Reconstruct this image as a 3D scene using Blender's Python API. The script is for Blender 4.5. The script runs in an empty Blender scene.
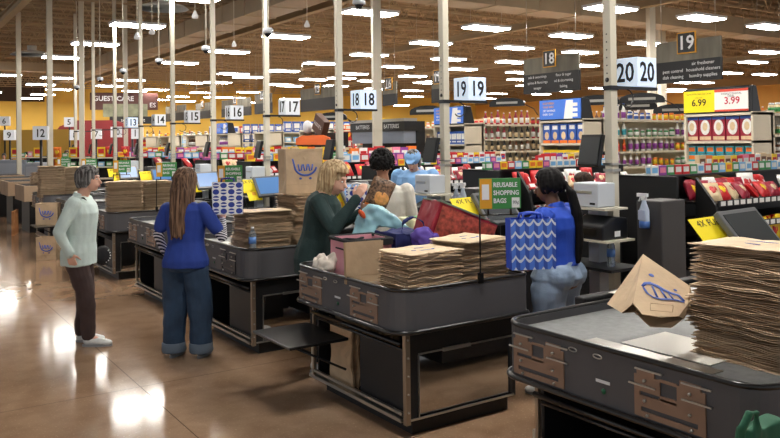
import bpy, bmesh, math, random
from mathutils import Vector, Matrix, noise
rnd = random.Random(7)
S = bpy.context.scene
COL = S.collection
PI = math.pi

# ------------------------------------------------------------------ camera
CAM_H = 1.65
FPX, YAW, PITCH, ROLL, PY = 773.94, .5916, .01643, -.01285, 128.81
fwd = Vector((math.sin(YAW)*math.cos(PITCH), math.cos(YAW)*math.cos(PITCH), math.sin(PITCH)))
rgt0 = Vector((math.cos(YAW), -math.sin(YAW), 0))
up0 = rgt0.cross(fwd)
rgt = rgt0*math.cos(ROLL) + up0*math.sin(ROLL)
upv = -rgt0*math.sin(ROLL) + up0*math.cos(ROLL)
cam_d = bpy.data.cameras.new('camera')
cam_d.sensor_width = 36
cam_d.lens = FPX/780*36
cam_d.shift_y = -(219-PY)/780
cam_d.clip_end = 200
cam = bpy.data.objects.new('camera', cam_d)
cam.matrix_world = Matrix(((rgt.x, upv.x, -fwd.x, 0), (rgt.y, upv.y, -fwd.y, 0), (rgt.z, upv.z, -fwd.z, CAM_H), (0, 0, 0, 1)))
COL.objects.link(cam)
S.camera = cam
# ------------------------------------------------------------------ world, exposure
w = bpy.data.worlds.new('world'); S.world = w; w.use_nodes = True
w.node_tree.nodes['Background'].inputs[0].default_value = (.95, .97, 1, 1)
w.node_tree.nodes['Background'].inputs[1].default_value = .55
S.view_settings.view_transform = 'Standard'
S.view_settings.look = 'None'
S.view_settings.gamma = 1
S.view_settings.use_curve_mapping = False
S.view_settings.exposure = 0.0
LAMP_STRENGTH = 54.0
try:
    S.cycles.use_denoising = True
    S.cycles.max_bounces = 6
    S.cycles.sample_clamp_indirect = 4
except Exception:
    pass

def ray(px, py):
    return (rgt*((px-390)/FPX) + upv*((PY-py)/FPX) + fwd)
def AX(px, py, X):
    d = ray(px, py); t = X/d.x; return Vector((X, d.y*t, CAM_H+d.z*t))
def AY(px, py, Y):
    d = ray(px, py); t = Y/d.y; return Vector((d.x*t, Y, CAM_H+d.z*t))
def AZ(px, py, Z):
    d = ray(px, py); t = (Z-CAM_H)/d.z; return Vector((d.x*t, d.y*t, Z))
def AF(px, py, F):
    d = ray(px, py); return Vector((d.x*F, d.y*F, CAM_H+d.z*F))

# ------------------------------------------------------------------ materials
def lin(c):
    return tuple(((v/255)/12.92 if v/255 <= .04045 else ((v/255+.055)/1.055)**2.4) for v in c)
MATS = {}
def mat(name, rgb, rough=.55, metal=0, var=.0, scale=6, bump=0, bscale=40, emit=0, alpha=None, trans=0, coat=0, stretch=None):
    if name in MATS: return MATS[name]
    m = bpy.data.materials.new(name); m.use_nodes = True
    nt = m.node_tree; b = nt.nodes['Principled BSDF']
    c = lin(rgb)
    b.inputs['Base Color'].default_value = (*c, 1)
    b.inputs['Roughness'].default_value = rough
    b.inputs['Metallic'].default_value = metal
    if coat: b.inputs['Coat Weight'].default_value = coat
    if trans:
        b.inputs['Transmission Weight'].default_value = trans
        b.inputs['IOR'].default_value = 1.33
    if emit:
        b.inputs['Emission Color'].default_value = (*c, 1)
        b.inputs['Emission Strength'].default_value = emit
    if var or bump:
        tc = nt.nodes.new('ShaderNodeTexCoord')
        src = tc.outputs['Object']
        if stretch:
            mp = nt.nodes.new('ShaderNodeMapping'); mp.inputs['Scale'].default_value = stretch
            nt.links.new(src, mp.inputs[0]); src = mp.outputs[0]
        if var:
            n = nt.nodes.new('ShaderNodeTexNoise'); n.inputs['Scale'].default_value = scale; n.inputs['Detail'].default_value = 5
            nt.links.new(src, n.inputs['Vector'])
            r = nt.nodes.new('ShaderNodeMapRange'); r.inputs['To Min'].default_value = 1-var; r.inputs['To Max'].default_value = 1+var
            r.inputs['From Min'].default_value = .3; r.inputs['From Max'].default_value = .7
            nt.links.new(n.outputs[0], r.inputs['Value'])
            mx = nt.nodes.new('ShaderNodeVectorMath'); mx.operation = 'SCALE'
            mx.inputs[0].default_value = c
            nt.links.new(r.outputs[0], mx.inputs['Scale'])
            nt.links.new(mx.outputs[0], b.inputs['Base Color'])
        if bump:
            n2 = nt.nodes.new('ShaderNodeTexNoise'); n2.inputs['Scale'].default_value = bscale; n2.inputs['Detail'].default_value = 4
            nt.links.new(src, n2.inputs['Vector'])
            bp = nt.nodes.new('ShaderNodeBump'); bp.inputs['Strength'].default_value = bump; bp.inputs['Distance'].default_value = .01
            nt.links.new(n2.outputs[0], bp.inputs['Height']); nt.links.new(bp.outputs[0], b.inputs['Normal'])
    MATS[name] = m
    return m

def nodes_of(m):
    nt = m.node_tree
    return nt, nt.nodes['Principled BSDF']
def mth(nt, op, a, b=None, c=None):
    n = nt.nodes.new('ShaderNodeMath'); n.operation = op
    for i, v in enumerate((a, b, c)):
        if v is None: continue
        if isinstance(v, (int, float)): n.inputs[i].default_value = v
        else: nt.links.new(v, n.inputs[i])
    return n.outputs[0]
def mixc(nt, f, a, b):
    n = nt.nodes.new('ShaderNodeMix'); n.data_type = 'RGBA'
    if isinstance(f, (int, float)): n.inputs[0].default_value = f
    else: nt.links.new(f, n.inputs[0])
    for i, v in ((6, a), (7, b)):
        if isinstance(v, tuple): n.inputs[i].default_value = (*v[:3], 1)
        else: nt.links.new(v, n.inputs[i])
    return n.outputs[2]
def objxyz(nt, kind='Object'):
    tc = nt.nodes.new('ShaderNodeTexCoord'); sp = nt.nodes.new('ShaderNodeSeparateXYZ')
    nt.links.new(tc.outputs[kind], sp.inputs[0]); return tc, sp.outputs[0], sp.outputs[1], sp.outputs[2]

# ------------------------------------------------------------------ mesh builder
class MB:
    def __init__(s): s.v = []; s.f = []; s.m = []; s.smooth = []
    def add(s, vs, fs, m=0, sm=False):
        o = len(s.v); s.v += [Vector(p) for p in vs]
        for f in fs: s.f.append([i+o for i in f]); s.m.append(m); s.smooth.append(sm)
        return s
    def box(s, x0, x1, y0, y1, z0, z1, m=0):
        return s.add([(x0,y0,z0),(x1,y0,z0),(x1,y1,z0),(x0,y1,z0),(x0,y0,z1),(x1,y0,z1),(x1,y1,z1),(x0,y1,z1)],
                     [(0,3,2,1),(4,5,6,7),(0,1,5,4),(1,2,6,5),(2,3,7,6),(3,0,4,7)], m)
    def obox(s, c, sz, M=None, m=0):
        hx, hy, hz = sz[0]/2, sz[1]/2, sz[2]/2
        vs = [Vector(p) for p in ((-hx,-hy,-hz),(hx,-hy,-hz),(hx,hy,-hz),(-hx,hy,-hz),(-hx,-hy,hz),(hx,-hy,hz),(hx,hy,hz),(-hx,hy,hz))]
        if M is not None: vs = [M @ p for p in vs]
        return s.add([p+Vector(c) for p in vs], [(0,3,2,1),(4,5,6,7),(0,1,5,4),(1,2,6,5),(2,3,7,6),(3,0,4,7)], m)
    def loft(s, rings, m=0, caps=True, sm=True, closed=False):
        n = len(rings[0]); vs = [p for r in rings for p in r]; fs = []
        R = len(rings)
        for k in range(R if closed else R-1):
            for i in range(n):
                j = (i+1) % n; k2 = (k+1) % R
                fs.append((k*n+i, k*n+j, k2*n+j, k2*n+i))
        if caps and not closed:
            fs.append(tuple(reversed(range(n)))); fs.append(tuple((R-1)*n+i for i in range(n)))
        return s.add(vs, fs, m, sm)
    def tube(s, pts, r, n=8, m=0, closed=False):
        pts = [Vector(p) for p in pts]; rr = r if isinstance(r, (list, tuple)) else [r]*len(pts)
        rings = []; prev = None
        for i, p in enumerate(pts):
            if closed: t = pts[(i+1) % len(pts)]-pts[i-1]
            else: t = pts[min(i+1, len(pts)-1)]-pts[max(i-1, 0)]
            if t.length < 1e-9: t = Vector((0,0,1))
            t.normalize()
            if prev is None:
                a = t.orthogonal().normalized()
                if abs(t.z) < .9: a = t.cross(Vector((0,0,1))).normalized()
            else:
                a = (prev - t*prev.dot(t))
                a = a.normalized() if a.length > 1e-6 else t.orthogonal().normalized()
            prev = a; b = t.cross(a)
            rings.append([p+(a*math.cos(2*PI*k/n)+b*math.sin(2*PI*k/n))*rr[i] for k in range(n)])
        return s.loft(rings, m, not closed, True, closed)
    def cyl(s, p0, p1, r0, r1=None, n=16, m=0, sm=True):
        r1 = r0 if r1 is None else r1
        return s.tube([p0, p1], [r0, r1], n, m)
    def lathe(s, prof, c=(0,0,0), n=14, m=0, sy=1):
        c = Vector(c)
        rings = [[c+Vector((r*math.cos(2*PI*k/n), r*sy*math.sin(2*PI*k/n), z)) for k in range(n)] for r, z in prof]
        return s.loft(rings, m)
    def ell(s, c, r, M=None, nu=14, nv=9, m=0):
        c = Vector(c); vs = []; fs = []
        for j in range(nv+1):
            t = PI*j/nv
            for i in range(nu):
                a = 2*PI*i/nu
                p = Vector((r[0]*math.sin(t)*math.cos(a), r[1]*math.sin(t)*math.sin(a), r[2]*math.cos(t)))
                if M is not None: p = M @ p
                vs.append(c+p)
        for j in range(nv):
            for i in range(nu):
                k = (i+1) % nu; fs.append((j*nu+i, (j+1)*nu+i, (j+1)*nu+k, j*nu+k))
        return s.add(vs, fs, m, True)
    def cap(s, p0, p1, r0, r1, n=10, m=0):
        p0 = Vector(p0); p1 = Vector(p1); d = p1-p0; L = d.length
        if L < 1e-6: return s.ell(p0, (r0,)*3, m=m)
        t = d/L; pts = []; rr = []
        for k in (0, 1, 2, 3): a = PI/2*k/3.0; pts.append(p0-t*r0*math.cos(a)); rr.append(max(r0*math.sin(a), 1e-4))
        for k in (3, 2, 1, 0): a = PI/2*k/3.0; pts.append(p1+t*r1*math.cos(a)); rr.append(max(r1*math.sin(a), 1e-4))
        return s.tube(pts, rr, n, m)
    def chain(s, pts, n=10, m=0):
        for (p0, r0), (p1, r1) in zip(pts, pts[1:]): s.cap(p0, p1, r0, r1, n, m)
        return s
    def prism(s, poly, a0, a1, axis='z', m=0, sm=False):
        def P(u, v, a): return {'z': (u, v, a), 'y': (u, a, v), 'x': (a, u, v)}[axis]
        n = len(poly); vs = [P(u, v, a0) for u, v in poly]+[P(u, v, a1) for u, v in poly]
        fs = [tuple(range(n)), tuple(range(2*n-1, n-1, -1))]
        for i in range(n): j = (i+1) % n; fs.append((i, i+n, j+n, j))
        return s.add(vs, fs, m, sm)
    def mesh(s, name, mats):
        me = bpy.data.meshes.new(name)
        me.from_pydata([tuple(p) for p in s.v], [], s.f)
        for x in (mats if isinstance(mats, (list, tuple)) else [mats]): me.materials.append(x)
        me.polygons.foreach_set('material_index', s.m); me.polygons.foreach_set('use_smooth', s.smooth)
        bm = bmesh.new(); bm.from_mesh(me); bmesh.ops.recalc_face_normals(bm, faces=bm.faces); bm.to_mesh(me); bm.free()
        return me
    def build(s, name, mats, parent=None, bevel=0):
        """link as one mesh object; world-coordinate vertices. Top-level: the origin moves to the base centre."""
        if parent is None:
            lo = [min(p[i] for p in s.v) for i in range(3)]; hi = [max(p[i] for p in s.v) for i in range(3)]
            o = Vector(((lo[0]+hi[0])/2, (lo[1]+hi[1])/2, lo[2]))
            for p in s.v: p -= o
        me = s.mesh(name, mats); ob = bpy.data.objects.new(name, me); COL.objects.link(ob)
        if parent is None: ob.location = o
        else: ob.parent = parent
        if bevel:
            b = ob.modifiers.new('bevel', 'BEVEL'); b.width = bevel; b.segments = 2; b.limit_method = 'ANGLE'; b.angle_limit = .7
        return ob

def tag(o, label=None, cat=None, group=None, kind=None):
    if label: o['label'] = label
    if cat: o['category'] = cat
    if group: o['group'] = group
    if kind: o['kind'] = kind
    return o
def thing(name, label, cat, loc=(0,0,0), rz=0, group=None):
    o = bpy.data.objects.new(name, None); COL.objects.link(o); o.location = loc; o.rotation_euler = (0,0,rz)
    o.empty_display_size = .1
    return tag(o, label, cat, group)
def copy_tree(o, loc=None, rz=None, label=None, group=None, parent=None):
    c = o.copy(); COL.objects.link(c)
    if parent is not None: c.parent = parent
    if loc is not None: c.location = loc
    if rz is not None: c.rotation_euler = (0,0,rz)
    if label: c['label'] = label
    if group: c['group'] = group
    for ch in list(o.children): copy_tree(ch, parent=c)
    return c
def struct(name, mb, mats, bevel=0):
    return tag(mb.build(name, mats, None, bevel), kind='structure')
TXT = {}
WORK = bpy.data.scenes.new('work')
def evalmesh(o):
    WORK.collection.objects.link(o); vl = WORK.view_layers[0]; vl.update()
    me = bpy.data.meshes.new_from_object(o.evaluated_get(vl.depsgraph)); bpy.data.objects.remove(o); return me
def text(name, body, size, mt, parent, M, ext=.001, align='CENTER', sx=1.0, bold=0.0):
    key = (body, size, mt.name, ext, align, bold)
    if key not in TXT:
        cu = bpy.data.curves.new(name, 'FONT'); cu.body = body; cu.size = size; cu.extrude = ext; cu.offset = bold
        cu.align_x = align; cu.align_y = 'CENTER'; cu.resolution_u = 2
        me = evalmesh(bpy.data.objects.new('tmp', cu)); me.materials.clear(); me.materials.append(mt); TXT[key] = me
    o = bpy.data.objects.new(name, TXT[key]); COL.objects.link(o); o.parent = parent
    o.matrix_local = M @ Matrix.Diagonal((sx, 1, 1, 1))
    return o
def face_y(x, y, z):   # text facing -Y
    return Matrix.Translation((x, y, z)) @ Matrix.Rotation(PI/2, 4, 'X')
def face_x(x, y, z):   # text facing -X
    return Matrix.Translation((x, y, z)) @ Matrix.Rotation(-PI/2, 4, 'Z') @ Matrix.Rotation(PI/2, 4, 'X')

# ------------------------------------------------------------------ palette
M_grey = mat('counter_grey_metal', (88,88,92), .5, .15, .06, 3)
M_black = mat('black_trim', (10,10,12), .28, 0, coat=.3)
M_blackm = mat('black_laminate', (15,16,19), .5, 0, .12, 12)
M_dark = mat('dark_panel', (28,29,33), .45, .2)
M_steel = mat('brushed_steel', (190,188,182), .3, .9)
M_taupe = mat('taupe_plate', (152,126,108), .45, .35)
M_silver = mat('silver_strip', (165,150,132), .35, .8)
M_well = mat('grey_mat', (120,122,122), .5, .1, .18, 30)
M_cream = mat('cream_paint', (214,208,190), .45)
M_bluewhite = mat('pale_plastic', (206,212,220), .4)
M_white = mat('white_plastic', (235,236,238), .45)
M_paper = mat('white_paper', (240,240,236), .7)
M_yellow = mat('yellow_paper', (250,226,20), .6)
M_yellow_ink = mat('dark_ink', (40,36,20), .7)
M_green = mat('green_sign', (62,140,70), .55)
M_gold = mat('gold_panel', (222,160,40), .55)
M_screen = mat('dark_screen', (62,66,68), .25)
M_screen_on = mat('lit_blue_screen', (70,110,160), .3, emit=.5)
M_kraft = mat('kraft_paper', (200,174,142), .75, 0, .12, 8, .25, 25)
M_kraft2 = mat('kraft_paper_dark', (180,154,124), .8, 0, .12, 8, .25, 25)
M_kraft3 = mat('kraft_paper_light', (218,194,162), .75, 0, .1, 8, .25, 25)
M_logo = mat('blue_ink', (58,88,172), .6)
M_skin = mat('light_skin', (226,176,152), .5, 0, .05, 20)
M_skin2 = mat('brown_skin', (104,70,54), .5, 0, .05, 20)
M_num = mat('number_black', (24,24,26), .6)
M_deck = mat('ceiling_deck', (142,124,100), .8, 0, .1, 2)
M_joist = mat('joist_paint', (172,154,124), .7)
M_duct = mat('duct_metal', (176,160,134), .6, 0, .06, 2)
M_lampbox = mat('lamp_housing', (225,228,232), .4)
M_lamp = mat('lamp_diffuser', (255,250,242), .5, emit=LAMP_STRENGTH)
M_shelf = mat('shelf_cream', (212,204,184), .5)
M_shelfb = mat('shelf_black', (11,12,14), .45)
M_strip = mat('price_strip', (196,200,204), .5)
M_screenblue = mat('glowing_blue_sheet', (64,110,196), .5, emit=.35)  # advertising sheet brightened by a faint emission in its material

# ------------------------------------------------------------------ setting
def make_floor():
    m = mat('polished_concrete', (150,118,92), .2)
    nt, b = nodes_of(m)
    tc, x, y, z = objxyz(nt)
    def nz(s, d=6, dist=0):
        n = nt.nodes.new('ShaderNodeTexNoise'); n.inputs['Scale'].default_value = s; n.inputs['Detail'].default_value = d
        n.inputs['Distortion'].default_value = dist
        nt.links.new(tc.outputs['Object'], n.inputs['Vector']); return n.outputs[0]
    def ramp(v, a, c_):
        r = nt.nodes.new('ShaderNodeMapRange'); r.inputs['From Min'].default_value = a; r.inputs['From Max'].default_value = c_
        nt.links.new(v, r.inputs['Value']); return r.outputs[0]
    c1 = mixc(nt, ramp(nz(.7, 6, .6), .35, .65), lin((150,120,94)), lin((168,140,114)))
    c2 = mixc(nt, mth(nt, 'MULTIPLY', ramp(nz(5, 8, .3), .4, .75), .45), c1, lin((112,82,58)))
    c3 = mixc(nt, mth(nt, 'MULTIPLY', ramp(nz(70, 2), .62, .7), .5), c2, lin((196,168,136)))
    # saw-cut joints
    def joint(v, off, sp):
        t = mth(nt, 'ABSOLUTE', mth(nt, 'SUBTRACT', mth(nt, 'MODULO', mth(nt, 'ADD', mth(nt, 'SUBTRACT', v, off), 100*sp), sp), 0.0))
        a = mth(nt, 'LESS_THAN', t, .007); return a
    j = mth(nt, 'MAXIMUM', joint(x, JX, 4.6), joint(y, JY, 4.6))
    c4 = mixc(nt, mth(nt, 'MULTIPLY', j, .75), c3, lin((60,46,36)))
    nt.links.new(c4, b.inputs['Base Color'])
    rr = nt.nodes.new('ShaderNodeMapRange'); nt.links.new(nz(3), rr.inputs['Value'])
    rr.inputs['To Min'].default_value = .09; rr.inputs['To Max'].default_value = .13
    nt.links.new(rr.outputs[0], b.inputs['Roughness'])
    nt.links.new(mth(nt, 'SUBTRACT', .42, mth(nt, 'MULTIPLY', j, .4)), b.inputs['Specular IOR Level'])
    return m
jp = AZ(140, 387, 0); JX, JY = jp.x, jp.y
fl = struct('floor', MB().box(-8, 46, -6, 54, -.1, 0), make_floor())
# object coordinates of the floor start at its base centre; the joint offsets are relative to it
for n_ in fl.data.materials[0].node_tree.nodes: pass
fl.data.transform(Matrix.Translation(fl.location)); fl.location = (0,0,0)

WALLY = mat('yellow_wall_paint', (226,186,84), .8, 0, .04, 1)
WALLB = mat('brown_wall_panel', (96,72,58), .7, 0, .08, 2)
struct('wall_left', MB().box(-8, 46, 52, 52.3, 0, 4.4), WALLY)
struct('wall_back', MB().box(44, 44.3, -6, 52, 0, 4.7), mat('orange_wall_paint', (226,168,86), .8, 0, .04, 1))
struct('wall_left_middle', MB().box(9, 46, 51.95, 52.3, 4.4, 6.2), WALLY)
struct('wall_left_upper', MB().box(-8, 9, 51.9, 52.3, 4.4, 6.2), mat('dim_wall_top', (70,54,42), .8))  # dim top of the left wall put into a darker colour
struct('wall_back_upper', MB().box(43.9, 44.3, -6, 52, 4.7, 6.2), mat('tan_wall_paint', (156,126,86), .8))
# corrugated deck
def deck():
    mb = MB(); y = -6.0; prof = []
    while y < 52:
        prof += [(y, 5.9), (y+.34, 5.9), (y+.4, 5.97), (y+.54, 5.97)]; y += .6
    top = [(p[0], 6.1) for p in reversed(prof)]
    n = len(prof)
    for i in range(n-1):
        (a, za), (b_, zb) = prof[i], prof[i+1]
        mb.add([(-8,a,za),(46,a,za),(46,b_,zb),(-8,b_,zb)], [(0,1,2,3)])
    mb.box(-8, 46, -6, 52, 6.05, 6.15)
    return mb
struct('ceiling', deck(), M_deck)
# open-web joists: run along X
def joist():
    mb = MB(); x0, x1 = 0, 46
    mb.box(x0, x1, -.03, .03, .62, .67); mb.box(x0, x1, -.03, .03, 0, .045)
    n = int((x1-x0)/.7)
    for i in range(n):
        a = x0+i*.7
        mb.tube([(a, 0, .03), (a+.35, 0, .64), (a+.7, 0, .03)], .02, 4)
    return mb.mesh('ceiling_joist', M_joist)
jm = joist()
k = 0
y = 3.0
while y < 52:
    o = bpy.data.objects.new('ceiling_joist', jm); COL.objects.link(o); o.location = (-1, y, 5.22)
    tag(o, kind='structure'); y += 1.55
for X in (3.0, 9.5, 16.5, 24.0, 32.0):
    mb = MB(); mb.box(X-.09, X+.09, 2, 46, 5.0, 5.03).box(X-.09, X+.09, 2, 46, 5.19, 5.22).box(X-.02, X+.02, 2, 46, 5.03, 5.19)
    struct('ceiling_girder', mb, M_joist)
# ducts
def duct(x0, x1, y0, y1, z0, z1, alongx):
    mb = MB(); mb.box(x0, x1, y0, y1, z0, z1)
    L = (x1-x0) if alongx else (y1-y0); n = int(L/1.4)
    for i in range(n+1):
        if alongx: a = x0+i*L/n; mb.box(a-.02, a+.02, y0-.02, y1+.02, z0-.02, z1+.02)
        else: a = y0+i*L/n; mb.box(x0-.02, x1+.02, a-.02, a+.02, z0-.02, z1+.02)
    o = struct('ceiling_duct', mb, M_duct); return o
d0 = AZ(659, 24, 4.72)
duct(9.0, 44, d0.y, d0.y+.75, 4.72, 5.2, True)
d1 = AZ(228, 28, 4.72)
duct(d1.x-.45, d1.x+.35, 13, 40, 4.72, 5.15, False)
d2 = AZ(60, 72, 4.75)
duct(-1, d1.x-.5, d2.y, d2.y+.6, 4.75, 5.1, True)
# round diffusers
for (px, py, r) in ((163, 9, .42), (32, 55, .5), (352, 6, .22)):
    P = AZ(px, py, 4.6); mb = MB()
    if r > .3:
        for i in range(4):
            q = r*1.3*(1-i*.22); mb.lathe([(q, .03*i), (q*.86, .06+.03*i), (q*.84, .06+.03*i), (q*.97, .03*i)], (P.x, P.y, P.z), 28)
        mb.lathe([(.001, .0), (r*.25, .0), (r*.3, .3), (.001, .3)], P, 20)
    else: continue
    tag(mb.build('ceiling_diffuser', mat('diffuser_grey', (232,230,224), .5)), 'round white air diffuser at the top of the photo above the guest care sign' if px == 163 else 'round grey air diffuser hanging under the dark ceiling at far left', 'air diffuser')

# ceiling lamps : positions are read at lamp height
LAMPS = [(137.7,26.4),(95.4,44.9),(62.8,58.2),(4.6,75.6),(57,78.5),(41,85),(58.5,90),(43,95),(31,98.7),(130,80.8),(110,86.4),(134.6,91.5),(179.5,63.6),(178,97),(159,100),(370,14),(286,37.5),(228.5,52.5),(247.7,77.7),(217.7,83),(283.6,71.5),(279.7,85),(320.8,64),(313.6,80),(336,86.4),(369.5,55.6),(353,74.4),(370.8,81.5),(486.4,29),(431,44),(514.6,48.7),(448.7,59.7),(512,62.6),(397.4,67.4),(462,69.7),(412.8,76.7),(519.7,73),(426,83.3),(519.7,80),(571,36.7),(580,53),(610.8,9.7),(701.8,19),(768.5,27.7),(647,44.4),(766,52.8),(753,62.8),(730,73.6),(764.6,75),(584,66),(703,83),(677,89.7),(599,88.5),(562,91.5),(497,94),(412,91),(156,109),(9,105),(201.5,93),(235,98),(187,-1)]
mbh = MB(); mbh.box(-.6,.6,-.27,.27,.02,.08)
mh = mbh.mesh('housing', M_lampbox)
mbl = MB(); mbl.box(-.57,.57,-.24,.24,0,.02)
ml = mbl.mesh('diffuser', M_lamp)
mw_ = MB(); mw_.cyl((-.5,0,.08),(-.5,0,1.2),.004,n=4); mw_.cyl((.5,0,.08),(.5,0,1.2),.004,n=4)
mwm = mw_.mesh('wire', M_steel)
def lamp(P):
    t = thing('ceiling_lamp', 'white rectangular strip lamp hanging on wires below the roof joists', 'ceiling lamp', P, 0, 'strip lamps below the roof joists')
    for nm, me in (('housing', mh), ('diffuser', ml), ('wire', mwm)):
        o = bpy.data.objects.new(nm, me); COL.objects.link(o); o.parent = t
for px, py in LAMPS: lamp(AZ(px, py, 4.4))
for X, Y in ((2.3, 8.9), (2.4, 11.8), (5.2, 5.5), (8.4, 6.2), (5.0, 9.6), (2.0, 2.5), (11.6, 3.6), (8.1, 9.3), (5.3, 2.2), (14.5, 5.5), *[(x_, y_) for x_ in (12, 17, 22, 28, 34, 40) for y_ in (29, 34, 39, 44, 49)], (40, 6), (40, 12), (40, 18), (34, 18), (34, 24), (28, 20), (5, 44), (5, 49)): lamp(Vector((X, Y, 4.4)))  # added lamps light near lanes and far walls; the leading pair follows floor glare

# security cameras on rods, sensors
def dome(P, i):
    t = thing('dome_camera', 'white dome camera on a thin rod, %s' % i, 'security camera', P)
    MB().lathe([(.06,.05),(.065,.0),(.05,-.01),(.05,.06)], (0,0,0), 16).build('housing', M_bluewhite, t)
    MB().ell((0,0,-.005), (.042,.042,.045)).build('dome', mat('dark_dome', (30,32,36), .15), t)
    MB().cyl((0,0,.05), (0,0,2.0), .009, n=6).build('rod', M_cream, t)
near = ['first from the right at the top edge', 'second from the right beside the 17 pole', 'third from the right beside the 16 pole', 'fourth from the right beside the 15 pole', 'fifth from the right left of the 14 pole', 'sixth from the right near the guest care sign', 'leftmost in the row']
for (px, py), i in zip(((359,4),(268,33),(206,50),(159,62),(123,72),(100,80),(77,88)), near):
    dome(AX(px, py, 3.95), i)
for px, py, F in ((137,37,14),(152,32,14),(195,16,13),(234,45,17),(307,25,15)):
    P = AF(px, py, F); t = thing('pendant_sensor', 'small white bell shaped sensor hanging on a rod under the roof', 'sensor', P, 0, 'bell sensors on rods')
    MB().lathe([(.001,-.05),(.05,-.04),(.055,0),(.02,.08),(.001,.1)]).build('bell', M_white, t)
    MB().cyl((0,0,.09),(0,0,1.4),.008,n=5).build('rod', M_cream, t)

# ------------------------------------------------------------------ checkout lanes
DY = 2.068
LANES = [20, 21, 19, 18, 17, 16, 15, 14, 13, 12, 11]
def rrect(x0, x1, y0, y1, rl, rr_, n=6):
    pts = []
    for cx, cy, r, a0 in ((x1-rr_, y0+rr_, rr_, -PI/2), (x1-rr_, y1-rr_, rr_, 0), (x0+rl, y1-rl, rl, PI/2), (x0+rl, y0+rl, rl, PI)):
        for k in range(n+1):
            a = a0+PI/2*k/n; pts.append((cx+r*math.cos(a), cy+r*math.sin(a)))
    return pts
def bracket(x, y0, y1, z0, z1):
    """perforated hanging plate on the -X side of the tray"""
    mb = MB(); W = y1-y0; H = z1-z0
    def b(u0, u1, v0, v1, t=.006, m=0, dx=0): mb.box(x-t-dx, x-dx, y1-u1*W, y1-u0*W, z0+v0*H, z0+v1*H, m)
    b(0, 1, 0, .12); b(0, .1, .12, .22); b(.9, 1, .12, .22); b(0, 1, .22, .46); b(0, .08, .46, .54); b(.36, 1, .46, .5)
    b(0, .38, .54, .88); b(.62, 1, .5, .88); b(.38, .62, .46, .56); b(.38, .62, .84, .9); b(.04, .3, .88, 1); b(.66, .94, .88, 1)
    for u, v in ((.16,.78),(.8,.78),(.16,.36),(.8,.36),(.2,.06),(.82,.06)):
        mb.cyl((x-.006, y1-u*W, z0+v*H), (x-.014, y1-u*W, z0+v*H), .006, n=8, m=1)
    return mb
M_plateblack = mat('black_plate', (22,24,40), .35, .3)
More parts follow.
